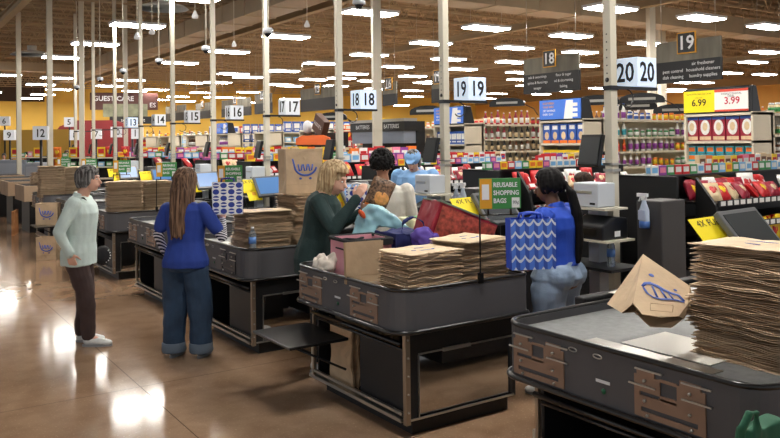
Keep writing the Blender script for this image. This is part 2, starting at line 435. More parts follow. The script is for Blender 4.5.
def counter():
    t = thing('checkout_counter', '', 'checkout counter', (2.45, 3.54, 0), 0)
    out = rrect(-.05, .92, -.03, 1.23, .12, .03)
    inn = rrect(-.03, .90, -.01, 1.21, .10, .02)
    mb = MB(); n = len(out)
    rings = [[(x, y, .588) for x, y in out], [(x, y, .82) for x, y in out], [(x, y, .82) for x, y in inn], [(x, y, .588) for x, y in inn]]
    mb.loft(rings, 0, False, False, True)
    mb.build('tray_body', M_grey, t)
    MB().tube([(x, y, .822) for x, y in rrect(-.045, .915, -.025, 1.225, .12, .03)], .012, 8, closed=True).build('rim', M_black, t)
    MB().tube([(x, y, .59) for x, y in rrect(-.06, .92, -.04, 1.24, .12, .03)], .013, 8, closed=True).build('bumper', M_black, t)
    mb = MB(); mb.prism(inn, .775, .785); mb.build('tray_floor', M_well, t)
    mb = MB(); mb.box(-.02, .16, .25, .85, .786, .79); mb.build('steel_strip', M_steel, t)
    for y0 in (.18, .84): bracket(-.05, y0, y0+.3, .61, .785).build('hanging_plate', [M_taupe, M_steel], t)
    mb = MB()
    for y0 in (.18, .84):
        for yy, zz in ((.17,.795),(-.03,.788),(.2,.735),(-.03,.73)):
            mb.box(-.066, -.06, y0+yy, y0+yy+.12, zz-.01, zz-.004)
    mb.build('hook', M_steel, t)
    mb = MB(); mb.box(-.053, -.051, .6, .67, .685, .697); mb.build('sticker', M_white, t)
    mb = MB(); mb.cyl((-.052,.63,.655), (-.056,.63,.655), .011, n=12); mb.build('button', mat('green_button', (20,90,60), .4), t)
    for yy in (.79, .66):
        mb = MB(); mb.tube([(-.053,yy+.022*math.cos(a*PI/6),.785+.008*math.sin(a*PI/6)) for a in range(12)], .003, 5, closed=True); mb.build('oval_ring', M_steel, t)
    # base
    mb = MB()
    mb.box(.03, .8, .0, .015, .458, .588); mb.box(.03, .1, .0, .015, .09, .458); mb.box(.8, .83, .0, .015, .09, .588); mb.box(.1, .8, .0, .015, .09, .1)
    mb.box(.04, .83, 1.05, 1.07, .09, .588); mb.box(.81, .83, .0, 1.07, .09, .588)
    mb.box(.04, .83, .0, 1.07, .09, .1); mb.box(.04,.83,.0,1.07,.56,.588)
    mb.build('cabinet', M_blackm, t)
    mb = MB(); mb.box(.1, .8, .016, .02, .1, .458); mb.build('mirror_panel', mat('polished_steel_panel', (205,205,205), .04, 1), t)
    mb = MB()
    mb.box(.098, .802, -.008, .0, .452, .46); mb.box(.096, .102, -.008, .0, .1, .45); mb.box(.04, .81, -.01, .0, .094, .104)
    mb.box(.27, .47, -.016, .0, .447, .465)
    mb.build('panel_trim', M_steel, t)
    mb = MB(); mb.box(.0, .03, -.02, .01, .08, .588)
    for z in (.15, .25, .35, .45, .55): mb.cyl((.015,-.02,z), (.015,-.026,z), .006, n=8, m=1)
    mb.build('corner_post', [M_silver, M_steel], t)
    mb = MB(); mb.box(.0, .02, 1.07, 1.085, .1, .36); mb.build('far_post', M_cream, t)
    mb = MB(); mb.box(.0,.02,1.05,1.068,.1,.588); mb.build('rear_post', M_silver, t)
    mb = MB(); mb.box(.0, .02, .03, 1.09, .125, .14); mb.box(-.005, .03, .03, 1.11, .085, .105); mb.build('bottom_rail', M_steel, t)
    mb = MB(); mb.tube([(.0,.03,.52),(.0,1.07,.52)], .014, 8); mb.tube([(.03,.03,.48),(.03,1.07,.48)], .01, 8); mb.build('guard_rail', M_black, t)
    mb = MB(); mb.box(.035, .045, .03, .52, .1, .48); mb.build('side_panel', M_dark, t)
    mb = MB(); mb.box(.08, .8, .04, 1.02, 0, .09); mb.build('plinth', M_shelfb, t)
    return t
def checkstand():
    t = thing('conveyor_checkstand', '', 'conveyor counter', (3.38, 3.54, 0), 0)
    MB().box(.0, 1.8, .74, 1.26, .06, .8).build('body', M_blackm, t)
    mb = MB(); mb.prism([(-.4,1.25),(1.8,1.25),(1.8,1.32),(-.4,1.32)], .6, .85); mb.box(.0,.6,.72,1.2,.8,.835); mb.build('scanner_housing', M_blackm, t, .01)
    MB().box(.62, 1.78, .78, 1.18, .8, .82).build('belt', mat('rubber_belt', (40,40,42), .7), t)
    MB().box(.6, 1.8, .72, .77, .8, .86).build('side_rail', M_dark, t)
    return t
def fold_shelf(loc, label):
    t = thing('folding_shelf', label, 'shelf', loc)
    MB().box(-.42, -.02, .0, .53, .435, .452).build('shelf_board', M_black, t, .004)
    mb = MB(); mb.tube([(-.36,.04,.432),(-.02,.04,.25)], .008, 6); mb.tube([(-.36,.5,.432),(-.02,.5,.25)], .008, 6); mb.build('strut', M_dark, t)
    return t
def number_sign(P, n, lab=None, s=.235, mt=None):
    t = thing('lane_number_sign', lab or 'white cube lane sign showing the number %s' % NUM[n], 'lane sign', P)
    MB().box(0, s, 0, s, 0, s).build('cube', mt or M_sign, t, .004)
    q = str(n)
    text('numeral', q, s*.92, M_num, t, face_y(s/2, -.002, s*.48), sx=.82 if len(q) > 1 else .9, bold=.004)
    text('numeral', q, s*.92, M_num, t, face_x(-.002, s/2, s*.48), sx=.82 if len(q) > 1 else .9, bold=.004)
    return t
M_sign = mat('backlit_sign', (212,228,246), .4, emit=.45)
M_sign_w = mat('faint_glow_sign', (226,230,236), .5, emit=.12)  # sign faces carry a slight added glow of their own
PX_, PY_ = 4.712, 3.975
def pole():
    t = thing('lane_pole', '', 'pole', (PX_, PY_, 0))
    MB().box(-.036, .036, -.036, .036, 0, 5.3).build('post', M_cream, t, .004)
    MB().box(-.042, .042, -.042, .042, 2.02, 2.055).box(.0, .54, -.02, .02, 2.03, 2.055).build('sign_arm', M_black, t)
    mb = MB(); mb.tube([(.18+.07*math.sin(a*.45), -.01, 1.96+.07*math.cos(a*.45)) for a in range(10)], .006, 5); mb.build('cable_loop', M_black, t)
    mb = MB()
    for i in range(6): mb.cyl((-.036,0,2.15+i*.06),(-.039,0,2.15+i*.06), .006, n=6)
    mb.cyl((-.036,0,2.1),(-.041,0,2.1), .018, n=10); mb.build('bolt_hole', M_black, t)
    MB().box(-.046, .046, -.046, .046, 1.4, 1.42).box(-.046,.046,-.046,.046,1.45,1.465).build('clamp', M_steel, t)
    return t
def island():
    t = thing('register_stand', '', 'register stand', (PX_, PY_, 0))
    MB().box(-.3, -.045, -.18, .24, 1.125, 1.14).build('shelf', M_cream, t)
    MB().box(-.36, -.045, -.24, .26, .9, .915).build('shelf', M_cream, t)
    MB().box(-.38, -.045, -.3, .26, .70, .72).build('shelf', M_dark, t)
    MB().box(-.16, -.06, .0, .1, .0, 1.125).build('upright', M_bluewhite, t)
    MB().box(.0, .28, -.44, -.22, 0, 1.195).build('cabinet', mat('island_grey', (74,72,72), .45, .2), t, .01)
    return t
def box_printer():
    t = thing('label_printer', '', 'printer', (PX_-.165, PY_+.02, 1.141))
    MB().box(-.1, .09, -.11, .13, 0, .18).build('housing', M_bluewhite, t, .008)
    MB().box(-.105, -.1, -.05, .1, .1, .12).build('slot', M_steel, t); MB().box(-.102, -.1, -.08, -.03, .02, .035).build('badge', M_dark, t)
    return t
def receipt_printer():
    t = thing('receipt_printer', '', 'printer', (PX_-.2, PY_-.02, .916))
    mb = MB(); mb.prism([(-.15,0),(.13,0),(.13,.15),(-.0,.165),(-.12,.115),(-.15,.1)], -.18, .12, 'y'); mb.build('housing', mat('printer_black', (22,24,29), .35), t, .012)
    MB().box(-.155, -.145, -.12, .06, .03, .08).build('slot', M_black, t)
    MB().box(-.02, .04, -.182, -.18, .02, .06).build('sticker', M_white, t)
    return t
def monitor():
    t = thing('lane_monitor', '', 'monitor', (PX_-.06, PY_+.13, 1.44))
    R = Matrix.Rotation(math.radians(-8), 4, 'Z') @ Matrix.Rotation(math.radians(12), 4, 'Y')
    mb = MB(); mb.obox((0,.02,.12), (.035,.24,.25), R.to_3x3()); mb.build('housing', M_black, t, .006)
    mb = MB(); mb.obox((-.02,.02,.12), (.006,.21,.21), R.to_3x3()); mb.build('screen', mat('monitor_off', (34,38,40), .35), t)
    mb = MB(); mb.tube([(.02,-.0,.1),(.05,-.1,.1)], .015, 6); mb.build('bracket', M_black, t)
    return t
_eu = (rgt*.307+upv*.009+fwd*.19).normalized(); _ev = (rgt*-.092+upv*.185+fwd*.14)
_ev = (_ev-_eu*_ev.dot(_eu)).normalized(); _ew = _ev.cross(_eu)
RS = Matrix((_eu, _ew, _ev)).transposed()
def register_screen():
    t = thing('register_screen', '', 'touch screen', (4.04, 4.54, .821))
    c = Vector((0,0,.3))
    mb = MB(); mb.obox(c, (.35,.04,.3), RS); mb.build('housing', mat('screen_grey', (96,98,100), .4), t, .008)
    mb = MB(); mb.obox(c+RS@Vector((0,-.022,.0)), (.3,.004,.24), RS); mb.build('screen', M_screen, t)
    mb = MB(); mb.tube([(.06,.06,0),(.05,.05,.26)], .025, 8); mb.lathe([(.08,0),(.08,.02),(.03,.03)], (.06,.06,0), 16); mb.build('stand', M_black, t)
    return t
def fuel_card():
    t = thing('yellow_promo_card', '', 'promotional card', (4.04, 4.54, 1.12))
    c = RS@Vector((-.2,.045,.06))
    mb = MB(); mb.obox(c, (.3,.003,.2), RS); mb.obox(c+RS@Vector((.0,0,-.14)), (.17,.003,.16), RS); mb.build('card', M_yellow, t)
    text('print', '4X FUEL', .06, M_yellow_ink, t, Matrix.Translation(c) @ RS.to_4x4() @ face_y(0, -.004, .06), ext=0)
    mb = MB(); mb.obox(c+RS@Vector((.0,-.003,-.12)), (.05,.001,.05), RS); mb.build('emblem', M_gold, t)
    return t
def queue_rack():
    t = thing('snack_rack', '', 'snack rack', (5.3, 3.83, 0))
    MB().box(0, .03, 0, .6, 0, 1.34).build('end_panel', M_shelfb, t, .004)
    mb = MB(); mb.prism([(-.03,0),(-.03,1.33),(-.2,1.12),(-.26,.9),(-.3,.5),(-.3,0)], .2, .23, 'x'); mb.build('side_panel', M_shelfb, t)
    MB().box(.03, 2.4, .42, .45, .1, 1.34).build('back_panel', M_shelfb, t)
    MB().box(0, 2.4, -.2, .6, 0, .1).build('base', M_shelfb, t)
    MB().box(.0, 2.4, .2, .6, 1.325, 1.34).build('shelf', M_shelfb, t)
    for z, y0 in ((1.13, -.2), (.95, -.24), (.77, -.28), (.59, -.3)):
        s = MB().box(.23, 2.4, y0, .45, z-.02, z).build('shelf', M_shelfb, t)
        mb = MB(); mb.box(.23, 2.4, y0-.012, y0-.002, z-.03, z+.02)
        mb.build('price_strip', M_dark, s)
        mb = MB()
        for i in range(23): mb.box(.26+i*.09, .32+i*.09, y0-.016, y0-.012, z-.022, z+.014)
        mb.build('price_tag', M_paper, s)
    return t
pr = {}
for f in (counter, checkstand, pole, island, box_printer, receipt_printer, monitor, register_screen, fuel_card, queue_rack): pr[f.__name__] = f()
NUM = {20:'twenty',19:'nineteen',18:'eighteen',17:'seventeen',16:'sixteen',15:'fifteen',14:'fourteen',13:'thirteen'}
WHERE = {n: 'below the number %s sign' % q for n, q in NUM.items()}
WHERE.update({21: 'nearest the camera, at bottom right', 12: 'just beyond the number thirteen lane', 11: 'second beyond the number thirteen lane'})
LAB = {'counter':'grey bagging counter with black rims of the lane %s','checkstand':'black conveyor counter of the lane %s','pole':'cream square metal pole carrying the number %s sign of the row',
       'island':'pole stand with cream shelves of the lane %s','box_printer':'pale box shaped printer on the shelf of the lane %s','receipt_printer':'black receipt printer of the lane %s',
       'monitor':'black monitor hanging on the pole of the lane %s','register_screen':'tilted grey register screen of the lane %s','fuel_card':'yellow promotional card of the lane %s','queue_rack':'black snack rack behind the register of the lane %s'}
for L in LANES:
    dy = DY*(20-L) - (.02 if L == 21 else 0)
    for kk, o in pr.items():
        if L == 21 and kk in ('pole','island','box_printer','receipt_printer','monitor','queue_rack'): continue
        if L < 14 and kk in ('fuel_card','checkstand','island','receipt_printer','box_printer'): continue
        if L < 15 and kk in ('counter', 'register_screen'): continue
        lab = LAB[kk] % (WHERE[L] if kk != 'pole' else NUM.get(L, 'next' if L == 12 else 'farthest'))
        if L == 20: o['label'] = lab; c = o
        else: c = copy_tree(o, o.location+Vector((0,dy,0)), label=lab)
        if kk == 'counter' and L == 19:
            for ch in c.children:
                if ch.name.startswith('hanging_plate'): ch.material_slots[0].link = 'OBJECT'; ch.material_slots[0].material = M_plateblack; ch['label'] = 'black perforated plate'
        if kk == 'register_screen' and 13 < L < 20: [setattr(ch.material_slots[0], 'link', 'OBJECT') or setattr(ch.material_slots[0], 'material', M_screen_on) for ch in c.children if ch.name.startswith('screen')]
    if L <= 20 and L > 12: number_sign((5.0, 3.95+dy, 2.056), L, mt=M_sign if L in (20,19,18,13) else M_sign_w)
fold_shelf((2.45, 4.1, 0), 'black folding shelf hinged on the counter below the number twenty sign')
fold_shelf((2.45, 4.1+DY*3, 0), 'black folding shelf on the counter below the number seventeen sign')
fold_shelf((2.45, 4.1+DY*4, 0), 'black folding shelf on the counter below the number sixteen sign')

# ------------------------------------------------------------------ folded paper bags in stacks
def slab(seed, L=.43, Wd=.31, th=.0085):
    r = random.Random(seed); mb = MB(); nx, ny = 9, 6
    ph = [r.uniform(0, 6.28) for _ in range(6)]
    def zz(u, v): return .003*math.sin(5*u+ph[0])*math.sin(3*v+ph[1])+.0022*math.sin(13*u+ph[2]+4*v)+.0012*math.sin(31*u+ph[4])*math.cos(17*v)
    e1, e2 = r.uniform(-.012, .012), r.uniform(-.012, .012)
    for lay in range(2):
        z0 = lay*th*.52; hh = th*.4; top = []; bot = []
        sx = L-(.02+r.uniform(0, .03))*lay; sy = Wd-(.004)*lay
        for j in range(ny+1):
            for i in range(nx+1):
                u = i/nx; v = j/ny
                x = (u-.5)*sx+(e1 if lay else 0)+.004*math.sin(9*v+ph[3]); y = (v-.5)*sy+(e2*.4 if lay else 0)+.003*math.sin(11*u+ph[5])
                edge = (1-(2*v-1)**8)*(1-.5*(2*u-1)**10)
                top.append((x, y, z0+zz(u, v)+hh*(.35+.65*edge))); bot.append((x, y, z0+zz(u, v)-hh*.0*edge))
        N = (nx+1)*(ny+1); fs = []
        for j in range(ny):
            for i in range(nx):
                a = j*(nx+1)+i; fs.append((a, a+1, a+nx+2, a+nx+1)); fs.append((N+a, N+a+nx+1, N+a+nx+2, N+a+1))
        for i in range(nx): fs.append((i, N+i, N+i+1, i+1)); a = ny*(nx+1)+i; fs.append((a, a+1, N+a+1, N+a))
        for j in range(ny): a = j*(nx+1); fs.append((a, a+nx+1, N+a+nx+1, N+a)); a += nx; fs.append((a, N+a, N+a+nx+1, a+nx+1))
        mb.add(top+bot, fs, 0, False)
    return mb
KM = [M_kraft, M_kraft2, M_kraft3]
SLABS = [slab(s).mesh('folded_paper_bag', KM[s % 3]) for s in range(9)]
def bag_stack(cx, cy, z0, n, rz, group, label, pitch=.0112, jit=.008, sc=(1,1), drift=.0):
    z = z0; dx = dy = 0
    for i in range(n):
        o = bpy.data.objects.new('folded_paper_bag', SLABS[rnd.randrange(9)]); COL.objects.link(o)
        if i % 9 == 0: dx, dy = rnd.uniform(-drift, drift), rnd.uniform(-drift, drift)
        o.location = (cx+rnd.uniform(-jit, jit)+dx, cy+rnd.uniform(-jit, jit)+dy, z)
        o.rotation_euler = (rnd.uniform(-.006,.006), rnd.uniform(-.006,.006), rz+rnd.choice((0, PI))+rnd.uniform(-.03, .03))
        o.scale = (sc[0], sc[1], pitch/.0095)
        tag(o, label, 'paper bag', group); z += pitch
    return z
P1 = AZ(759,372,.8); P2 = AZ(686,349,.8)
def lane(n): return DY*(20-n)
T0 = .787
ztopR = bag_stack(P1.x+.22, (P1.y+P2.y)/2-.05, T0, 32, PI/2, 'stack on the counter nearest the camera', 'folded brown paper bag in the tall stack at far right by the tilted register screen', .0136, .009, (.98,1.1), .024)
zA = bag_stack(2.70, 3.72, T0, 19, 0, 'stack on the lane twenty counter beside the pink bag', 'folded brown paper bag in the wide low stack beside the pink bag', .0112, .007, (.93,1))
zB = bag_stack(3.13, 3.78, T0, 22, 0, 'stack under the reusable bags sign', 'folded brown paper bag in the stack right under the green reusable bags sign', .0112, .007, (.9,1))
zC = bag_stack(2.68, lane(19)+3.83, T0, 27, 0, 'stack beside the water bottle on lane nineteen', 'folded brown paper bag in the stack beside the small water bottle', .0112, .012, (.95,1), .02)
zD = bag_stack(3.08, lane(19)+3.95, T0, 36, PI/2, 'stack under the standing bag', 'folded brown paper bag in the tall stack under the big standing paper bag', .0118, .012, (.9,.85), .02)
for n_, (x1, x2, h1, h2) in {17: (2.66, 3.08, 33, 32), 15: (2.55, 2.96, 42, 40)}.items():
    q = NUM[n_]
    bag_stack(x1, lane(n_)+3.78, T0, h1, 0, 'left stack on the counter below the %s sign' % q, 'folded brown paper bag in the left stack on the counter below the %s sign' % q, .0125, .006, (.93,1), .006)
    bag_stack(x2, lane(n_)+3.86, T0, h2, 0, 'right stack on the counter below the %s sign' % q, 'folded brown paper bag in the right stack on the counter below the %s sign' % q, .0125, .006, (.86,1), .006)
bag_stack(2.8, lane(14)+3.9, .905, 12, 0, 'stack on the counter below the fourteen sign', 'folded brown paper bag in the low stack below the number fourteen sign', .02, .01)
# loose flat bags on top of the stacks
def flat_bag(P, rz, tilt, label, sx=1.0):
    t = thing('flat_paper_bag', label, 'paper bag', P, rz)
    mb = slab(3, .42*sx, .3, .008)
    o = mb.build('sheet', M_kraft3, t); o.rotation_euler = (tilt, 0, 0)
    mb = MB(); mb.tube([(-.1,-.02,.012),(-.05,-.05,.012),(.03,-.05,.012),(.1,-.01,.012)], .009, 5); mb.tube([(-.03,.04,.012),(.05,.03,.012)], .008, 5)
    for v in mb.v: v.z = .009+(v.z-.012)*.1
    g = mb.build('logo', M_logo, t); g.rotation_euler = (tilt, 0, 0)
flat_bag(Vector((2.72, 3.72, zA+.004)), .06, .01, 'flat brown paper bag lying on top of the wide low stack beside the pink bag')
flat_bag(Vector((3.12, 3.78, zB+.004)), .3, .01, 'flat brown paper bag lying askew on the stack below the green sign')
flat_bag(Vector((2.70, lane(19)+3.82, zC+.006)), -.15, .0, 'flat brown paper bag lying loose on the stack beside the water bottle')
flat_bag(Vector((P1.x+.21, (P1.y+P2.y)/2-.05, ztopR+.004)), PI/2+.06, .0, 'flat brown paper bag topmost on the tall stack at far right')

def cart_logo(w, y=0, m=None):
    """blue shopping-cart swoosh with two wheels, drawn on the plane y"""
    mb = MB(); pts = []
    for i in range(15):
        a = -.15-2.75*i/14
        pts.append((.42*w*math.cos(a+.0)+.04*w, y, .34*w*math.sin(a)))
    pts = pts[::-1]; pts.insert(0, (-.46*w, y, .26*w)); 
    mb.tube(pts, [.028*w]+[.038*w]*(len(pts)-2)+[.03*w], 6)
    for a in (-.18, .02, .22):
        mb.tube([(a*w-.07*w, y, .06*w), (a*w-.02*w, y, -.18*w), (a*w+.05*w, y, -.16*w), (a*w+.09*w, y, .06*w)], .03*w, 5)
    for a in (-.16, .22): mb.ell((a*w, y, -.45*w), (.055*w, .05*w, .04*w))
    for v in mb.v: v.y = y+(v.y-y)*.08
    return mb
def standing_bag(P, rz, label, W=.32, D=.19, H=.4, logo=True, openr=.02, group=None, m=None):
    t = thing('standing_paper_bag', label, 'paper bag', P, rz, group)
    mb = MB(); r = random.Random(int(P[0]*100))
    rings = []
    for z, f in ((0,1),(.01,1),(H*.33,1.0),(H*.66,1.01),(H*.93,1.02),(H,1.03)):
        hw, hd = W/2*f, D/2*f; g = .016 if z > .02 else 0
        q = r.uniform(-.004,.004)
        rings.append([(-hw,-hd,z),(-hw*.3,-hd+q,z),(hw*.3,-hd-q,z),(hw,-hd,z),(hw-g*1.3,0,z),(hw,hd,z),(hw*.3,hd,z),(-hw*.3,hd,z),(-hw,hd,z),(-hw+g*1.3,0,z)])
    inn = [[(x*.975, y*.96, max(z, .012)) for x, y, z in ring] for ring in reversed(rings[1:])]
    mb.loft(rings+inn, 0, True, False); mb.build('paper_shell', m or M_kraft, t)
    mb = MB(); mb.box(-W/2-.001, W/2+.001, -D/2-.0025, -D/2-.0015, H*.2, H*.2+.002); mb.build('fold_line', M_kraft2, t)
    if logo:
        o = cart_logo(W*.72, -D/2-.004).build('logo', M_logo, t); o.location = (0, -.002, H*.62)
    return t
standing_bag(Vector((3.1, lane(19)+3.95, zD+.004)), -.1, 'big brown paper bag with blue logo standing on the tall stack', .33, .19, .38)
s0 = AZ(40, 227, .456)
standing_bag(Vector((2.25, lane(16)+4.36, .456)), -PI/2+.95, 'brown paper bag with blue logo standing on the folding shelf', .33, .18, .33)
standing_bag(Vector((AZ(49,258,.02).x, AZ(49,258,.02).y, .0)), -PI/2+.9, 'brown paper bag with blue logo standing on the floor below the folding shelf bag', .3, .16, .33)

# big tilted bag on the nearest counter
def tilted_bag():
    base = AZ(650, 325, T0)
    t = thing('tilted_paper_bag', 'open brown paper bag with blue logo lying tilted beside the tall stack', 'paper bag', (base.x, base.y, T0))
    L = Vector((base.x, base.y, T0))
    def c(px, py, f): return AF(px, py, f)-L
    A, B, C_ = c(643,254,3.35), c(690,286,3.2), c(633,303,3.0)
    nn = (B-A).cross(C_-A).normalized(); cam_l = Vector((0,0,CAM_H))-L
    if nn.dot(cam_l-A) < 0: nn = -nn
    def on(px, py, off=0):   # point of the front sheet's plane
        d = ray(px, py); return cam_l+d*((A-cam_l).dot(nn)/d.dot(nn))+nn*off
    fr = [on(*q) for q in ((643,254),(690,286),(688,304),(679,316),(660,317),(642,314),(633,303))]
    lf = [c(607,304,3.3), c(622,313,3.12)]
    bk = [c(648,262,3.5), c(692,294,3.42), c(690,308,3.3), c(684,319,3.1), c(671,328,3.05), c(650,327,3.05), c(634,312,3.2)]
    mb = MB()
    n = len(fr); vs = fr+bk+lf
    fs = [tuple(range(n)), (7,13,12,11,10,9,8)]+[(i, i+1, n+i+1, n+i) for i in (0, 1, 2)]+[(0, 6, 15, 14), (0, 14, 7), (14, 15, 13, 7)]
    o = mb.add(vs, fs).build('paper_shell', M_kraft, t); so = o.modifiers.new('thick', 'SOLIDIFY'); so.thickness = .003
    mb = MB()
    def band(pts, r): mb.tube([on(*q, .004) for q in pts], r, 6)
    band([(642,287),(645,284),(650,284),(657,287),(664,291),(671,294),(678,296),(684,302)], [.006,.009,.011,.011,.010,.009,.009,.006])
    band([(643,288),(647,294),(653,298),(661,300),(670,300),(677,301),(684,303)], .0055)
    band([(652,287),(657,298)], .005); band([(660,290),(666,299)], .005); band([(668,294),(673,300)], .004)
    for q, r_ in (((651,276), .012), ((675,291), .008)): mb.ell(on(*q, .003), (r_, r_, r_*.8))
    for i, v in enumerate(mb.v): 
        dd = (v-A).dot(nn); mb.v[i] = v-nn*(dd-.004-dd*.06)
    mb.build('logo', M_logo, t)
    mb = MB(); q = [on(650,304,.004), on(673,306,.004), on(672,313,.004), on(650,311,.004)]
    for a, b_ in zip(q, q[1:]+q[:1]): mb.tube([a, b_], .001, 4)
    mb.build('handle_patch', M_kraft2, t)
tilted_bag()

# bottles and small things on the lanes
def water_bottle(P, label, h=.2, r=.03):
    t = thing('water_bottle', label, 'bottle', P)
    MB().lathe([(.001,0),(r*.9,.0),(r,.012),(r*.92,h*.25),(r,h*.32),(r,h*.62),(r*.95,h*.72),(r*.4,h*.88),(r*.38,h*.93),(.001,h*.93)]).build('bottle', mat('clear_plastic', (214,226,238), .1, trans=.8), t)
    MB().lathe([(r*1.02,h*.34),(r*1.03,h*.6)], n=14).build('wrapper', mat('bottle_wrapper', (96,140,206), .4), t)
    MB().lathe([(.001,h*.93),(r*.42,h*.93),(r*.42,h),(.001,h)]).build('cap', M_white, t)
water_bottle((PX_-.24, PY_-.18, .722), 'clear water bottle with blue band standing under the receipt printer', .21)
water_bottle((2.52, lane(19)+3.66, T0), 'small clear water bottle standing in the tray beside brown bags', .2)
def spray(P, label, rz=0, h=.25):
    t = thing('spray_bottle', label, 'spray bottle', P, rz)
    MB().lathe([(.001,0),(.04,0),(.042,.02),(.04,.13),(.02,.18),(.014,.21),(.001,.21)], sy=.7).build('bottle', mat('spray_plastic', (206,220,240), .2, trans=.3), t)
    MB().lathe([(.0405,.0),(.0425,.02),(.0425,.05)], sy=.72).build('blue_liquid', mat('blue_liquid', (70,110,180), .3), t)
    mb = MB(); mb.box(-.016,.016,-.014,.014,.2,.225).box(-.055,.03,-.012,.012,.225,.25); mb.tube([(-.03,0,.225),(-.045,0,.19)], .005, 5); mb.build('trigger', M_white, t)
    MB().box(-.03,.03,-.0315,-.03,.06,.13).build('sticker', mat('pale_label', (190,200,225), .5), t)
for n_, lab in ((20,'spray bottle hanging on the grey cabinet right of the number twenty pole'), (19,'spray bottle hanging on the grey cabinet right of the number nineteen pole')):
    spray((PX_-.05, PY_-.33+lane(n_), 1.0), lab, -PI/2)
spray((PX_-.05, PY_-.23+lane(19), .99), 'second spray bottle hanging half behind the yellow paper, lane nineteen', -PI/2)
# printed papers on the far tray section
def sheet(P, w_, d_, rz, m, label, name='paper_sheet', cat='paper'):
    o = MB().box(-w_/2, w_/2, -d_/2, d_/2, 0, .002).build(name, m)
    o.location = P; o.rotation_euler = (0,0,rz); tag(o, label, cat); return o
M_print = mat('printed_paper', (232,226,214), .6, 0, .25, 60)
sheet((3.3, 2.69, .852), .24, .1, .2, M_print, 'printed leaflet lying on the black counter end beside the tilted bag')
sheet((3.6, 2.55, .837), .2, .28, .5, M_paper, 'white sheet of paper lying on the conveyor end behind the tilted bag')
sheet((2.78, 1.98, T0+.001), .3, .42, -.0, mat('pale_board', (244,242,232), .35), 'pale board lying in the tray between tilted bag and tall stack', 'pale_board', 'board')

# green reusable bag signs on wire stands
def green_sign(dy, label):
    t = thing('reusable_bags_sign', label, 'sign', (2.98, 3.5+dy, .82)); t.scale = (.86,.86,1)
    R = Matrix.Rotation(math.radians(-26), 4, 'Z')
    z = .52
    def bx(x0, x1, y0, y1, z0, z1): return MB().obox(R.to_3x3()@Vector(((x0+x1)/2,(y0+y1)/2,(z0+z1)/2)), (x1-x0, y1-y0, z1-z0), R.to_3x3())
    bx(0, .29, -.01, .01, z-.095, z+.085).build('board', M_green, t)
    bx(-.0, .085, -.012, -.01, z-.093, z+.083).build('gold_panel', M_gold, t)
    bx(.015, .065, -.014, -.012, z-.04, z+.05).build('bag_picture', M_white, t)
    bx(.225, .28, -.013, -.011, z-.09, z-.03).build('price_patch', M_paper, t)
    for i, s_ in enumerate(('REUSABLE', 'SHOPPING', 'BAGS')):
        text('lettering', s_, .038, M_white, t, R @ face_y(.095, -.0125, z+.045-i*.047), ext=.0003, align='LEFT', bold=.001)
    text('price', '99¢', .03, M_num, t, R @ face_y(.2525, -.0145, z-.06), ext=.0003)
    mb = MB(); mb.tube([(0,0,0),(0,0,z-.13),(0,0,z-.12)], .006, 6)
    a = R.to_3x3()@Vector((.28,0,z-.13)); mb.tube([(0,0,z-.13), a], .005, 6); 
    for q in (.06, .22): p = R.to_3x3()@Vector((q,0,z-.13)); mb.tube([p, p+Vector((0,0,.05))], .009, 6)
    mb.tube([R.to_3x3()@Vector((.28,0,z-.13)), R.to_3x3()@Vector((.36,.0,z-.4))], .004, 5)
    mb.build('stand', M_black, t)
    mb = MB(); mb.box(-.015,.015,-.015,.015,-.01,.05); mb.build('clamp', M_black, t)
green_sign(0, 'green and gold reusable shopping bags sign beside the blue patterned bag')
green_sign(DY*2, 'green and gold reusable shopping bags sign above the blue dotted bag')
for n_ in (17, 16, 15, 14): green_sign(lane(n_), 'small green and gold bag sign on the counter below the number %s sign' % NUM[n_])

